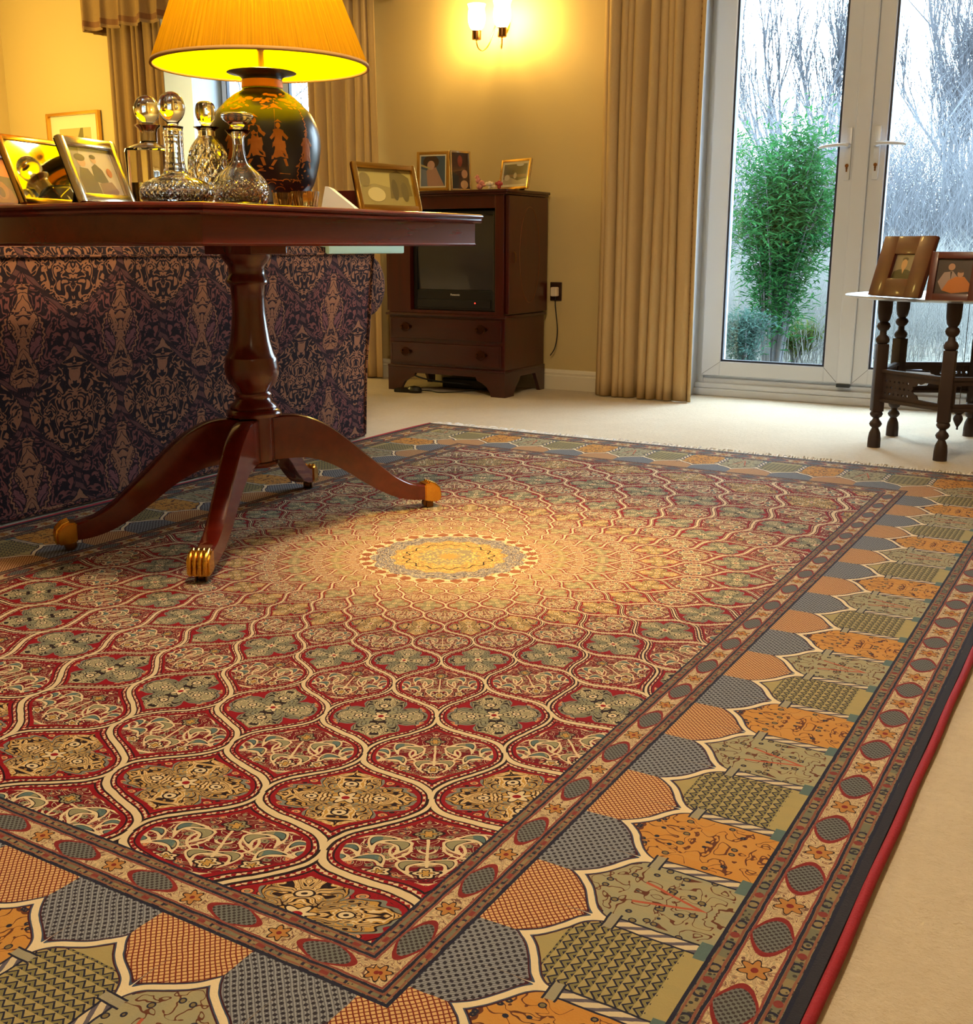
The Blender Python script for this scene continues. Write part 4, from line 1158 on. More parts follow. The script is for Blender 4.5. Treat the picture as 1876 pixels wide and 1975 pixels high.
# bracket plinth cut from a board: front and two sides
def bracket(L, h=.112):
    return [(0, 0), (.075, 0), (.080, .018), (.098, .045), (.125, .062), (.150, .072), (.158, .088), (L-.158, .088), (L-.150, .072), (L-.125, .062), (L-.098, .045), (L-.080, .018), (L-.075, 0), (L, 0), (L, h), (0, h)]
def brk(name, pts, th, Mx):
    bm = B(); prism(bm, pts, 0, th, Mx); o = link(name, bm, wh, cab); return o
brk('plinth', bracket(2*W2+.012), .018, Matrix.Translation((-W2-.006, .014, 0)) @ Matrix.Rotation(PI/2, 4, 'X'))
sidep = [(0, 0), (.065, 0), (.070, .018), (.088, .045), (.110, .062), (.130, .088), (.275, .088), (.290, .062), (.31, .03), (.325, 0), (.37, 0), (.37, .112), (0, .112)]
for s in (-1, 1):
    brk('plinth', sidep, .018, Matrix.Translation((s*(W2+.006)-(.018 if s > 0 else 0), .0142, 0)) @ Matrix(((0, 0, 1, 0), (1, 0, 0, 0), (0, 1, 0, 0), (0, 0, 0, 1))))
def swan(par, x, z):
    bm = B(); y = -.0105
    pts = []
    for k in range(28):
        t = 2*PI*k/28; pts.append((x+.030*cos(t)*(1+.14*cos(4*t)), z+.017*sin(t)*(1+.2*cos(3*t+.6))+.004))
    prism(bm, pts, 0, .0015, Matrix.Translation((0, y, 0)) @ Matrix.Rotation(PI/2, 4, 'X'))
    tube(bm, [(x-.021, y-.004, z+.006), (x-.023, y-.008, z-.006), (x-.012, y-.010, z-.016), (x, y-.011, z-.019), (x+.012, y-.010, z-.016), (x+.023, y-.008, z-.006), (x+.021, y-.004, z+.006)], .0019, 6)
    for s in (-1, 1): tube(bm, [(x+s*.021, y, z+.006), (x+s*.021, y-.010, z+.006)], .0035, 8)
    return link('handle', bm, M['dullbrass'], par)
for (z0, z1) in ((.252, .350), (.134, .234)):
    bm = B(); box(bm, -W2+.014, W2-.014, -.008, .01, z0, z1, .003)
    for (a, b, c, d) in ((-W2+.022, W2-.022, z0+.007, z0+.009), (-W2+.022, W2-.022, z1-.009, z1-.007)): box(bm, a, b, -.0092, -.008, c, d)
    for x in (-W2+.022, W2-.024): box(bm, x, x+.002, -.0092, -.008, z0+.007, z1-.007)
    d = link('drawer', bm, wh, cab); swan(d, -.215, (z0+z1)/2+.004); swan(d, .205, (z0+z1)/2+.004)
# upper part
bm = B()
ox0, ox1, oz0, oz1 = -.192, .272, .388, .846
box(bm, -W2+.005, ox0, .0, .05, .374, .905, .002); box(bm, ox1, W2-.005, .0, .05, .374, .905, .002)
box(bm, ox0, ox1, .0005, .05, oz1, .905, .002); box(bm, ox0, ox1, .0005, DP, .374, oz0, .001)
box(bm, -W2+.005, -W2+.025, .05, DP, .374, .905); box(bm, W2-.025, W2-.005, .05, DP, .374, .905); box(bm, -W2+.02, W2-.02, DP-.012, DP, .374, .905)
link('upper_carcass', bm, wv, cab)
bm = B(); box(bm, -W2-.020, W2+.025, -.024, DP+.004, .912, .926, .005); box(bm, -W2-.012, W2+.017, -.016, DP+.002, .903, .913, .004); autosmooth(link('cabinet_top', bm, wh, cab))
for s in (-1, 1):
    bm = B(); xs = s*(W2-.002)
    x0, x1 = (xs, xs+s*.018)
    box(bm, min(x0, x1), max(x0, x1), .012, DP-.004, .380, .900, .003)
    dr = link('door', bm, wv, cab); dr['label'] = 'door folded back flat against the side'
    bm = B(); xx = xs+s*.0185
    ov = [(.205+.095*cos(2*PI*k/48), .640+.215*sin(2*PI*k/48)) for k in range(49)]
    tube(bm, [(xx, y, z) for y, z in ov], .0011, 4)
    link('oval_inlay', bm, simple('boxwood stringing', (128, 70, 34), .4), dr)
    bm = B(); tube(bm, [(xx, .055, .655), (xx+s*.008, .055, .650), (xx+s*.010, .056, .632), (xx+s*.008, .058, .612), (xx, .058, .608)], .003, 8)
    link('handle', bm, M['oldbrass'], dr)
# television inside
tv = thing('television', 'black tube television inside the mahogany cabinet', 'television', (-2.815+.04, 4.362, .3885))
bm = B(); fw = .228
frame_rect(bm, -fw, fw, .0, .448, .020, .020, .094, .020, 0, .03, .004)
box(bm, -fw+.004, fw-.004, .022, .30, .004, .44, .01)
link('casing', bm, M['black'], tv)
bm = B(); NX, NZ = 16, 14; g = []
for j in range(NZ+1):
    row = []
    for i in range(NX+1):
        u = i/NX*2-1; v = j/NZ*2-1
        row.append(bm.verts.new((u*.212, .016-.014*(1-u*u*.5-v*v*.5), .095+(v+1)/2*.335)))
    g.append(row)
for a, b in zip(g, g[1:]):
    for i in range(NX): bm.faces.new((a[i], a[i+1], b[i+1], b[i]))
link('screen', bm, simple('dark grey picture tube', (56, 54, 52), .12, 0, Coat_Weight=.6), tv, smooth=True)
bm = B(); box(bm, -fw+.02, fw-.03, -.003, .0, .012, .050, .002); link('control_flap', bm, simple('charcoal plastic', (26, 27, 30), .3), tv)
bm = B(); lathe(bm, [(0, 0), (.0032, 0), (.0032, .002), (0, .002)], 12, Matrix.Translation((.115, -.003, .036)) @ Matrix.Rotation(PI/2, 4, 'X')); link('standby_lamp', bm, emis('red standby light', (255, 60, 40), 2), tv)
def text(body, size, loc, mat, par, name, rot=(PI/2, 0, 0), ext=.0005, sx=1.0):
    cu = bpy.data.curves.new(name, 'FONT'); cu.body = body; cu.size = size; cu.align_x = 'CENTER'; cu.align_y = 'CENTER'; cu.extrude = ext; cu.offset = size*.02
    o = bpy.data.objects.new('tmp', cu); C.objects.link(o)
    me = bpy.data.meshes.new_from_object(o.evaluated_get(bpy.context.evaluated_depsgraph_get()))
    bpy.data.objects.remove(o)
    o = bpy.data.objects.new(name, me); C.objects.link(o); me.materials.clear(); me.materials.append(mat)
    o.parent = par; o.location = loc; o.rotation_euler = rot; o.scale = (sx, 1, 1); return o
text('Panasonic', .013, (.005, -.0008, .072), simple('silver lettering', (206, 200, 190), .3), tv, 'logo')

# things on top of the cabinet
CT = .9265
wg = 'frames on the television cabinet'
mono = [((120, 128, 136), [(0, 0), (.5, 0), (.35, .5), (0, .6)]), ((176, 134, 108), [(.3, 0), (.95, 0), (.75, .35), (.6, .62), (.4, .7), (.25, .5)]), ((70, 48, 36), 'e', .42, .78, .3, .2), ((200, 156, 128), 'e', .42, .68, .14, .14), ((188, 170, 110), [(.05, .72), (.4, .60), (.42, .55), (.05, .66)])]
def on(px, D): return spot(px, D)
frame('photo_frame', 'left portrait panel of the gold hinged pair on the television cabinet', on(806, 5.22), on(867, 5.16), .172, 3, .014, M['goldframe'], mono, (74, 92, 104), .008, 'pictureglass', .006, CT, .002, wg, None, False)
frame('photo_frame', 'dark right panel of the gold hinged pair on the television cabinet', on(869, 5.17), on(908, 5.24), .176, 3, .010, M['silver'],
      [((150, 64, 50), 'e', .5, .78, .14, .16), ((60, 28, 34), [(.3, .3), (.6, .3), (.6, .6), (.3, .6)]), ((206, 160, 130), 'e', .75, .42, .18, .12), ((40, 40, 46), [(0, 0), (.4, 0), (.4, .35), (0, .5)]), ((222, 176, 130), 'e', .72, .12, .22, .12)], (72, 44, 40), .008, 'pictureglass', 0, CT, .002, wg, None, False)
frame('photo_frame', 'gilt photo frame at the right end of the television cabinet', on(962, 5.16), on(1018, 5.0), .133, 10, .012, M['goldframe'],
      [((190, 172, 130), [(0, 0), (1, 0), (1, .35), (.6, .25), (.3, .4), (0, .3)]), ((150, 120, 74), [(0, .35), (.4, .4), (1, .36), (1, .5), (0, .5)]), ((210, 206, 190), 'e', .65, .88, .14, .06), ((222, 206, 170), 'e', .2, .38, .1, .12), ((200, 186, 150), 'e', .5, .45, .06, .12)], (110, 96, 54), .008, 'pictureglass', .010, CT, .002, wg)
def figurine(name, label, loc, balls, mat, cat='figurine'):
    t = B()
    for (x, y, z, rx, ry, rz) in balls:
        bmesh.ops.create_icosphere(t, subdivisions=3, radius=1, matrix=Matrix.Translation((x, y, z)) @ Matrix.Diagonal((rx, ry, rz, 1)))
    o = link(name, t, mat, None, True, loc); tag(o, label, cat, 'small ornaments on the television cabinet'); return o
x, y = on(925, 5.08)
figurine('china_bird', 'pink china bird ornament, tallest ornament on the television cabinet', (x, y, CT), [(0, 0, .014, .016, .012, .014), (.010, 0, .028, .014, .011, .012), (-.008, 0, .040, .012, .010, .014), (-.012, 0, .054, .009, .009, .010), (-.022, 0, .053, .005, .003, .003), (.022, 0, .018, .012, .006, .006)], M['pink'])
x, y = on(944, 5.02)
figurine('china_flower', 'cream and dark china flower ornament between the pink bird and the right frame', (x, y, CT), [(0.012*cos(k*1.257), .012*sin(k*1.257), .022, .009, .009, .008) for k in range(5)]+[(0, 0, .026, .008, .008, .008), (0, 0, .010, .007, .007, .011), (.020, 0, .010, .012, .006, .006)], M['cream'])
x, y = on(962, 5.0)
figurine('china_rose', 'small red china rose ornament at the foot of the gilt landscape frame', (x, y, CT), [(0.010*cos(k*1.257), .010*sin(k*1.257), .020+.002*(k % 2), .008, .008, .008) for k in range(5)]+[(0, 0, .026, .008, .008, .009), (0, 0, .009, .009, .009, .010)], M['redchina'])
# socket, plug and cable
sx = -2.437
bm = B(); box(bm, sx-.040, sx+.022, WY-.008, WY, .425, .513, .004); so = tag(link('wall_socket', bm, simple('dark bronze plate', (62, 40, 30), .35, .5), None), 'dark socket plate with a white plug on the wall beside the cabinet', 'socket')
bm = B(); box(bm, sx-.022, sx+.010, WY-.040, WY-.008, .447, .490, .006); link('plug', bm, M['cream'], so)
bm = B(); tube(bm, smoothprof([(sx, WY-.028, .45), (sx+.001, WY-.03, .41), (sx+.008, WY-.032, .36), (sx+.016, WY-.034, .30), (sx+.014, WY-.034, .25), (sx+.003, WY-.033, .20), (sx-.022, WY-.03, .165)], 4), .0028, 6); link('cord', bm, M['blackcable'], so)
# clutter on the carpet below the cabinet
bm = B(); box(bm, -.055, .055, -.03, .03, 0, .018, .006); lathe(bm, [(0, .0), (.03, .0), (.034, .012), (.024, .028), (0, .034)], 20, Matrix.Translation((.045, -.005, 0)) @ Matrix.Diagonal((1.2, .8, 1, 1)))
o = autosmooth(link('power_adapter', bm, M['black'], None, loc=(-3.00, 4.285, .0), rot=.1)); tag(o, 'black power adapter on the carpet under the left of the cabinet', 'adapter')
bm = B(); tube(bm, smoothprof([(.07, 0, .012), (.10, .05, .006), (.16, .03, .004), (.22, .06, .005), (.30, .09, .012), (.36, .14, .02)], 4), .0028, 6)
tube(bm, smoothprof([(-.02, .06, .10), (.02, .06, .072), (.09, .07, .055), (.18, .07, .048), (.30, .10, .04)], 4), .004, 6); link('cable', bm, M['blackcable'], o)
bm = B(); box(bm, -.17, .15, -.08, .08, 0, .050, .006); o = link('set_top_box', bm, M['black'], None, loc=(-2.78, 4.60, .0)); tag(o, 'black box in the shadow under the television cabinet', 'set top box')

# ------------------------------------------------------------------ wall light
SX, SZ = -2.742, 1.70
wl = thing('wall_light', 'twin arm brass wall light glowing above the television cabinet', 'wall light', (SX, WY, SZ))
bm = B(); lathe(bm, [(0, 0), (.034, 0), (.034, -.006), (.026, -.012), (.012, -.018), (.010, -.04), (0, -.042)][::-1], 32, Matrix.Rotation(-PI/2, 4, 'X') @ Matrix.Diagonal((1, 1, 1, 1)))
for v in bm.verts: v.co.y = -abs(v.co.y); v.co.z *= 1.7
autosmooth(link('backplate', bm, M['brass'], wl))
for s in (-1, 1):
    bm = B(); cx, cy = s*.068, -.135
    tube(bm, smoothprof([(0, -.03, .02), (s*.012, -.055, -.02), (s*.03, -.085, -.105), (s*.048, -.108, -.135), (s*.062, -.126, -.130), (cx, cy, -.105), (cx, cy, -.088)], 5), .0032, 8)
    arm = link('arm', bm, M['brass'], wl, smooth=True)
    bm = B(); lathe(bm, [(0, -.092), (.020, -.092), (.021, -.088), (.021, -.056), (.023, -.054), (.016, -.052), (0, -.052)], 28, Matrix.Translation((cx, cy, 0)))
    autosmooth(link('cup', bm, M['oldbrass'], arm))
    bm = B(); lathe(bm, smoothprof([(.018, -.050), (.030, -.040), (.039, -.015), (.040, .015), (.037, .04), (.043, .060)], 4)+smoothprof([(.041, .060), (.0355, .04), (.0385, .015), (.0375, -.015), (.0285, -.038), (.016, -.048)], 4), 40, Matrix.Translation((cx, cy, 0)))
    link('glass_shade', bm, M['frost'], wl, smooth=True)
    bm = B(); lathe(bm, smoothprof([(0, -.050), (.010, -.048), (.011, -.030), (.017, -.010), (.015, .010), (.006, .028), (0, .034)], 4), 20, Matrix.Translation((cx, cy, 0)))
    link('candle_bulb', bm, emis('lit candle bulb %d' % s, (255, 220, 140), 650), wl, smooth=True)

# ------------------------------------------------------------------ picture on the wall at the far left
pw = frame('framed_picture', 'slim gold framed picture with wide cream mount on the wall in the left corner', (-6.0, WY-.004), (-5.53, WY-.004), .36, 0, .018, M['goldframe'],
      [((176, 156, 96), [(0, .0), (1, 0), (1, .5), (.7, .62), (.45, .45), (0, .55)]), ((120, 110, 66), [(.5, .5), (.62, .8), (.66, .8), (.66, .5)])], (196, 176, 112), .028, None, .075, 1.115, .003, None, None, False)
pw['category'] = 'picture'

# ------------------------------------------------------------------ folding tray table
BX, BY = -.512, 4.041; BZ = .512
tray = thing('tray_table', 'round engraved metal tray table on dark carved folding legs in front of the garden door', 'table', (BX, BY, 0))
bm = B(); lathe(bm, [(0, .508), (.36, .508), (.385, .511), (.398, .516), (.402, .5165), (.402, .519), (.396, .5185), (.384, .5145), (.36, .512), (0, .512)], 96)
autosmooth(link('tray', bm, M['tray'], tray), 50)
hexv = []
for k in range(6):
    a = atan2(3.907-BY, -.758-BX)+k*PI/3
    hexv.append((.28*cos(a), .28*sin(a), a))
lp = [(0, 0), (.022, 0), (.0215, .03), (.019, .050), (.013, .064), (.011, .068), (.018, .074), (.0215, .082), (.018, .090), (.012, .096), (.010, .102), (.018, .108), (.022, .116), (.019, .124), (.012, .128), (0, .128)]
lp2 = [(0, .355), (.013, .355), (.021, .362), (.0235, .372), (.019, .382), (.012, .388), (.011, .400), (.018, .406), (.023, .416), (.020, .426), (.013, .431), (.019, .440), (.0235, .462), (.0245, .508), (0, .508)]
def flatcurve(outer, holes, th, mat, par, name, Mx):
    cu = bpy.data.curves.new(name, 'CURVE'); cu.dimensions = '2D'; cu.fill_mode = 'BOTH'; cu.extrude = th/2
    for pts in [outer]+holes:
        sp = cu.splines.new('POLY'); sp.points.add(len(pts)-1)
        for p, (x, y) in zip(sp.points, pts): p.co = (x, y, 0, 1)
        sp.use_cyclic_u = True
    o = bpy.data.objects.new('tmp', cu); C.objects.link(o)
    me = bpy.data.meshes.new_from_object(o.evaluated_get(bpy.context.evaluated_depsgraph_get()))
    bpy.data.objects.remove(o)
    me.materials.clear(); me.materials.append(mat); me.transform(Mx)
    o = bpy.data.objects.new(name, me); C.objects.link(o); o.parent = par; return o
def circ(x, y, r, n=10): return [(x+r*cos(2*PI*i/n), y+r*sin(2*PI*i/n)) for i in range(n)]
for k, (x, y, a) in enumerate(hexv):
    Mx = Matrix.Translation((x, y, 0)) @ Matrix.Rotation(a, 4, 'Z')
    bm = B(); lathe(bm, lp, 20, Mx); lathe(bm, lp2, 20, Mx); box(bm, -.019, .019, -.019, .019, .126, .357, .003, 0, Mx)
    autosmooth(link('leg', bm, M['darkcarved'], tray), 50)
    if k in (0, 1, 2, 3, 4, 5):
        x2, y2, _a = hexv[(k+1) % 6]
        L = hypot(x2-x, y2-y)-.034; ang = atan2(y2-y, x2-x)
        mx = Matrix.Translation((x+.017*cos(ang), y+.017*sin(ang), 0)) @ Matrix.Rotation(ang, 4, 'Z') @ Matrix.Rotation(PI/2, 4, 'X')
        z0, z1 = .168, .262
        out = [(0, z0), (L, z0), (L, z1), (0, z1)]
        # big scalloped cut-out on one half, rows of drilled holes on the other
        def scal(flip):
            pts = []
            xa, xb = L*.50, L-.012
            base = [(xb, z0+.016), (xb, z1-.018), (xa+.055, z1-.018), (xa+.038, z1-.026), (xa+.026, z1-.022), (xa+.018, z1-.034), (xa+.006, z1-.036), (xa+.010, (z0+z1)/2+.004), (xa+.002, (z0+z1)/2-.004), (xa+.012, z0+.034), (xa+.024, z0+.030), (xa+.030, z0+.018)]
            return base
        hl = [(L-px_, pz) for px_, pz in scal(0)] if k % 2 else scal(0)
        holes = [hl]
        for i in range(6):
            for j in range(3):
                hx = .016+i*.0185+(j % 2)*.006; hz = z0+.024+j*.021
                if hx < L*.48:
                    holes.append(circ(L-hx if k % 2 else hx, hz, .0046 if (i+j) % 3 else .0030))
        flatcurve(out, holes, .006, M['darkcarved'], tray, 'fretwork_panel', mx)
        bm = B(); q = Matrix.Translation((x, y, 0)) @ Matrix.Rotation(ang, 4, 'Z'); box(bm, .015, L+.02, -.010, .010, z1-.002, z1+.010, .003, 0, q); box(bm, .015, L+.02, -.010, .010, z0-.008, z0+.004, .003, 0, q)
        link('rail', bm, M['darkcarved'], tray)
bm = B(); tube(bm, [(0, 0, .508), (0, 0, .13)], .0012, 5)
lathe(bm, smoothprof([(0, .062), (.004, .064), (.003, .071), (.008, .080), (.016, .098), (.013, .112), (.010, .116), (.017, .124), (.012, .130), (0, .132)], 3), 16)
link('hanging_finial', bm, M['darkcarved'], tray)
man = [((16, 16, 24), [(0, 0), (1, 0), (.95, .3), (.7, .4), (.3, .4), (.05, .3)]), (SKIN, 'e', .5, .62, .14, .23), (SKIN, [(.42, .45), (.58, .45), (.52, .22)]), ((70, 44, 36), 'e', .5, .82, .15, .08), (SKIN, 'e', .5, .66, .125, .16)]
frame('photo_frame', 'wide dark wood frame round a small square portrait of a man on the tray table', (-.826, 3.985), (-.632, 3.822), .205, 15, .078, M['framewood'], man, (128, 112, 108), .014, 'pictureglass', 0, BZ+.001, .005, 'frames on the tray table', .062)
two = [((70, 52, 42), [(0, 0), (1, 0), (1, .2), (0, .2)]), ((176, 150, 140), [(.05, .35), (.2, .62), (.45, .66), (.6, .5), (.55, .1), (.2, .1)]), (SKIN, 'e', .40, .78, .10, .10), ((60, 44, 40), [(.38, .64), (.43, .64), (.41, .4)]),
       ((204, 118, 34), [(.2, .1), (.35, .38), (.55, .5), (.8, .5), (.98, .3), (.98, .08), (.5, .02)]), (SKIN, 'e', .68, .58, .09, .10), ((90, 62, 44), 'e', .68, .66, .09, .05)]
frame('photo_frame', 'dark wood frame with two people, one in orange, on the tray table', (-.602, 3.727), (-.455, 3.705), .152, 12, .022, M['framewood'], two, (72, 58, 52), .014, 'pictureglass', 0, BZ+.001, .003, 'frames on the tray table')

# ------------------------------------------------------------------ the garden outside
M['soil'] = None
def m_soil():
    n = Net('leaf litter ground'); co = n.coord('Object')
    a = n.voro(co, 26); b = n.noise(co, 3, 4)
    c = n.mix(b, lin((96, 90, 84)), lin((80, 88, 76))); c = n.mix(a.lt(.25), c, lin((88, 78, 72)))
    return n.done(n.princ(c, .95, 0, n.bump(a, .6, .03)))
M['soil'] = m_soil()
def leafm(name, c1, c2):
    n = Net(name); co = n.coord('Object')
    c = n.mix(n.noise(co, 9, 3), lin(c1), lin(c2))
    d = n.node('ShaderNodeBsdfDiffuse'); n.setin(d.inputs[0], c)
    t = n.node('ShaderNodeBsdfTranslucent'); n.setin(t.inputs[0], c)
    m = n.node('ShaderNodeMixShader'); m.inputs[0].default_value = .35
    n.link(d.outputs[0], m.inputs[1]); n.link(t.outputs[0], m.inputs[2])
    return n.done(m.outputs[0])
M['bamboo'] = leafm('bamboo leaf', (22, 72, 44), (62, 112, 62))
M['bluegreen'] = leafm('blue green foliage', (46, 76, 74), (82, 108, 100))
M['shoots'] = leafm('young shoots', (66, 84, 36), (88, 104, 50))
M['bark'] = simple('grey bark', (62, 64, 70), .9)
M['twig'] = simple('pale twigs', (84, 88, 94), .9)
M['stalks'] = simple('dry pale stalks', (98, 100, 98), .9)
GZ = -.12
bm = B(); N = 40
g = [[bm.verts.new((-30+60*i/N, 5.25+45*(j/N)**1.6, GZ+(0 if j < 3 else .05*sin(i*1.3+j)+.9*(j/N)**1.5))) for i in range(N+1)] for j in range(N+1)]
for a, b in zip(g, g[1:]):
    for i in range(N): bm.faces.new((a[i], a[i+1], b[i+1], b[i]))
o = struct(link('ground', bm, M['soil'], None, True))
def gz(x, y): 
    t = max(0, (y-5.25)/45); return GZ+.9*t**(1.5/1.6)
def branch(bm, p, d, L, r, depth, rnd, up=.25, spread=.5, segs=4, kids=3):
    pts = [p]; rs = [r]; q = p.copy(); dd = d.copy()
    for i in range(segs):
        dd = (dd+Vector((rnd.uniform(-1, 1), rnd.uniform(-1, 1), rnd.uniform(-.4, 1)*up*2))*.12).normalized()
        q = q+dd*L/segs; pts.append(q.copy()); rs.append(r*(1-.75*(i+1)/segs))
    tube(bm, pts, rs, 5 if depth > 2 else 3, caps=False)
    if depth <= 0: return
    for k in range(kids+(1 if depth > 1 else 0)):
        t = rnd.uniform(.25, 1); i = min(int(t*segs), segs-1); base = pts[i].lerp(pts[i+1], t*segs-i)
        nd = (dd*(1-spread)+Vector((rnd.uniform(-1, 1), rnd.uniform(-1, 1), rnd.uniform(-.1, 1)*up*3))*spread).normalized()
        branch(bm, base, nd, L*rnd.uniform(.45, .7), max(r*.5, .0028), depth-1, rnd, up, spread, segs if depth > 1 else 3, kids)
def baretree(px, D, h, label, seed, spread=.45, trunks=1, kids=4, up=.5, r=.05):
    rnd = random.Random(seed); x, y = spot(px, D)
    t = thing('bare_tree', label, 'tree', (x, y, gz(x, y)-.02), 0, 'bare trees in the garden')
    for k in range(trunks):
        bm = B(); branch(bm, Vector((rnd.uniform(-.2, .2)*(trunks > 1), 0, 0)), Vector((rnd.uniform(-.25, .25)*(trunks > 1), 0, 1)).normalized(), h*.62, r, 4, rnd, up, spread, 6, kids)
        link('branches', bm, M['bark'], t)
    return t
baretree(1535, 18, 4.5, 'tall narrow bare tree rising against the sky in the left door pane', 11, .30, 3, 5, .7, .06)
baretree(1800, 16, 4.4, 'tall bushy bare tree filling the right door pane', 23, .36, 3, 5, .7, .055)
baretree(1440, 15, 3.6, 'bare tree with drooping twigs at the left edge of the left door pane', 31, .5, 1, 6, .3, .03)
baretree(1900, 13, 3.6, 'bare tree cut by the right edge of the photograph', 37, .4, 2, 6, .7, .03)
baretree(560, 14, 4.4, 'bare tree seen through the window beside the lamp base', 41, .45, 2, 5, .6, .03)
def shrub(name, px, D, w, h, n, label, mat, lw, ll, seed, stems=10, droop=.4, top=1.0, cat='shrub', dep=None):
    rnd = random.Random(seed); x, y = spot(px, D); z0 = gz(x, y)
    t = thing(name, label, cat, (x, y, z0-.01))
    bm = B(); tips = []
    for k in range(stems):
        a = rnd.uniform(0, 2*PI); rr = rnd.uniform(.1, 1); H = h*rnd.uniform(.6, 1)*top
        tip = Vector((w/2*rr*cos(a), w/2*rr*sin(a)*.9, H)); m = Vector((tip.x*.35, tip.y*.35, H*.55))
        b0 = Vector((tip.x*.15, tip.y*.15, 0))
        pts = [b0, b0.lerp(m, .5), m, m.lerp(tip, .5)+Vector((0, 0, H*.04)), tip]
        tube(bm, pts, [.008, .007, .005, .003, .0015], 4); tips.append(pts)
    link('stems', bm, M['twig'], t)
    bm = B()
    for i in range(n):
        st = rnd.choice(tips); k = rnd.choice((1, 2, 2, 3, 3, 3)); f = rnd.random()
        p = st[k].lerp(st[k+1] if k < 4 else st[4], f)+Vector((rnd.gauss(0, w*.10), rnd.gauss(0, w*.10), rnd.gauss(0, h*.05)))
        if p.z < .01: p.z = .01+rnd.random()*.05
        a = rnd.uniform(0, 2*PI); el = rnd.uniform(-droop, .9)
        d = Vector((cos(a)*cos(el), sin(a)*cos(el), sin(el))); s = d.cross(Vector((0, 0, 1))).normalized()*lw*rnd.uniform(.7, 1.2)
        L = ll*rnd.uniform(.6, 1.3)
        v = [bm.verts.new(p), bm.verts.new(p+d*L*.45+s), bm.verts.new(p+d*L+Vector((0, 0, -L*.18))), bm.verts.new(p+d*L*.45-s)]
        bm.faces.new(v)
    link('foliage', bm, mat, t); return t
shrub('bamboo_shrub', 1500, 6.7, .66, 1.50, 11000, 'tall bright green bamboo shrub close outside the left door pane', M['bamboo'], .0075, .07, 5, 44)
shrub('rosemary_bush', 1448, 6.1, .34, .44, 5000, 'low blue green feathery bush at the bottom left of the left door pane', M['bluegreen'], .0035, .05, 6, 26, .2)
shrub('evergreen_shrub', 612, 9.0, 1.4, 1.5, 7000, 'blue green shrub seen through the window right of the lamp base', M['bluegreen'], .012, .07, 9, 30)
shrub('spring_shoots', 1548, 7.3, .38, .24, 700, 'patch of fresh yellow green bulb shoots at the bottom of the left door pane', M['shoots'], .006, .15, 8, 8, -.5, cat='plant')
# brushwood hedge: dense thin stalks, beyond counting
def brush(name, px0, px1, D0, D1, h0, h1, n, mat, label, seed, r=.0032):
    rnd = random.Random(seed); bm = B()
    for i in range(n):
        D = D0+(D1-D0)*rnd.random(); x, y = spot(px0+(px1-px0)*rnd.random(), D); z = gz(x, y)-.02
        h = h0+(h1-h0)*rnd.random()**1.4; a = rnd.uniform(0, 2*PI); l = rnd.uniform(.1, .55)*h
        p = Vector((x, y, z)); q = p+Vector((cos(a)*l*.4, sin(a)*l*.4, h*.55)); e = p+Vector((cos(a)*l, sin(a)*l, h))
        tube(bm, [p, q, e], [r*D/9, r*.8*D/9, r*.3*D/9], 3, caps=False)
        for k in range(4):
            t = rnd.uniform(.35, .95); b_ = (p.lerp(q, t*2) if t < .5 else q.lerp(e, t*2-1)); a2 = rnd.uniform(0, 2*PI); L = h*rnd.uniform(.15, .35)
            tube(bm, [b_, b_+Vector((cos(a2)*L*.7, sin(a2)*L*.7, L*.7))], [r*.5*D/9, r*.25*D/9], 3, caps=False)
    o = link(name, bm, mat); o['label'] = label; o['category'] = 'undergrowth'; o['kind'] = 'stuff'; return o
brush('undergrowth', 1380, 1900, 7.1, 10.0, .25, .8, 2600, M['stalks'], 'pale tangled dry stalks of the flower bed beyond the garden door', 3, .0028)
brush('undergrowth', 1380, 1960, 10.5, 15.0, .8, 2.3, 3000, M['twig'], 'grey bare thicket of tall stems behind the flower bed', 4, .0034)
brush('undergrowth', 440, 680, 10.0, 13.0, .8, 2.0, 700, M['twig'], 'grey bare thicket seen through the window behind the lamp', 14, .0034)

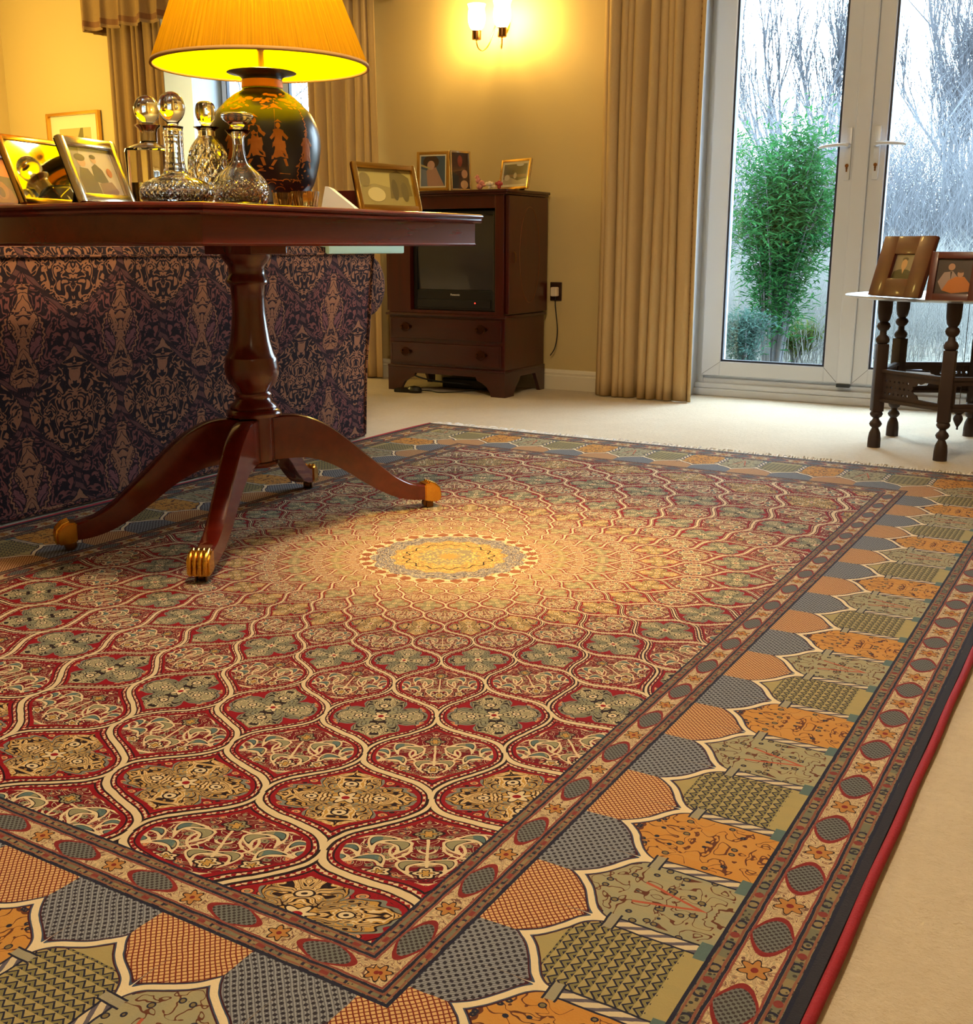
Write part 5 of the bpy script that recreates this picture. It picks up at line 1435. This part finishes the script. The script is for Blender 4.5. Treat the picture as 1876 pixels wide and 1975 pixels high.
# ------------------------------------------------------------------ light
w = bpy.data.worlds.new('overcast sky'); scene.world = w; w.use_nodes = True
nt = w.node_tree; bg = nt.nodes['Background']
bg.inputs[0].default_value = (.66, .84, 1.0, 1); bg.inputs[1].default_value = 11.0
def light(name, kind, loc, power, col, **kw):
    l = bpy.data.lights.new(name, kind); l.energy = power; l.color = col
    for k, v in kw.items(): setattr(l, k, v)
    o = bpy.data.objects.new(name, l); C.objects.link(o); o.location = loc; return o
WARM = (1.0, .60, .22)
def downlight(x, y, p, size=70, blend=.9, col=WARM, soft=.05, tgt=None):
    o = light('ceiling_spot', 'SPOT', (x, y, CZ-.03), p, col, spot_size=radians(size), spot_blend=blend, shadow_soft_size=soft)
    if tgt: o.rotation_euler = (Vector(tgt)-o.location).to_track_quat('-Z', 'Y').to_euler()
    return o
downlight(-1.0, 1.95, 165, 32, 1.0, (1, .72, .24), .03, (-1.17, 2.12, 0))
light('ceiling_lamp', 'POINT', (-.95, 1.3, 2.25), 64, (1, .79, .50), shadow_soft_size=.07)
light('room_fill', 'POINT', (.9, -.6, 1.9), 3, (1, .76, .48), shadow_soft_size=.3)  # weak fill light added behind the camera, no fitting there
light('corner_fill', 'POINT', (-5.7, 3.7, 1.50), 34, (1, .74, .20), shadow_soft_size=.12)  # unseen light added to brighten and yellow the left wall
for (x0, x1, z0, z1, y) in ((DX0+.05, DX1-.05, .1, 2.05, DY+.12), (WX0, WX1, WZ0, WZ1, 5.4)):
    o = light('daylight_portal', 'AREA', ((x0+x1)/2, y, (z0+z1)/2), 1, (1, 1, 1), shape='RECTANGLE', size=x1-x0, size_y=z1-z0)
    o.rotation_euler = (-PI/2, 0, 0); o.data.cycles.is_portal = True
scene.cycles.max_bounces = 8; scene.cycles.transmission_bounces = 8; scene.cycles.transparent_max_bounces = 10
scene.cycles.diffuse_bounces = 3; scene.cycles.glossy_bounces = 3
scene.cycles.use_adaptive_sampling = True; scene.cycles.adaptive_threshold = .08; scene.cycles.use_light_tree = False
scene.cycles.sample_clamp_indirect = 6
scene.cycles.use_denoising = True
scene.cycles.caustics_reflective = False; scene.cycles.caustics_refractive = False

# ------------------------------------------------------------------ camera
cam = bpy.data.cameras.new('camera'); co = bpy.data.objects.new('camera', cam); C.objects.link(co)
cam.sensor_width = 36; cam.sensor_fit = 'HORIZONTAL'; cam.lens = 2100/1876*36
th = math.atan((987.5-475)/2100)
fwd = Vector((-sin(YAW)*cos(th), cos(YAW)*cos(th), -sin(th)))
co.location = (0, 0, .68); co.rotation_euler = fwd.to_track_quat('-Z', 'Y').to_euler()
cam.clip_start = .02
scene.camera = co
vs_ = scene.view_settings; vs_.view_transform = 'Standard'; vs_.look = 'None'; vs_.gamma = 1; vs_.exposure = 0.7
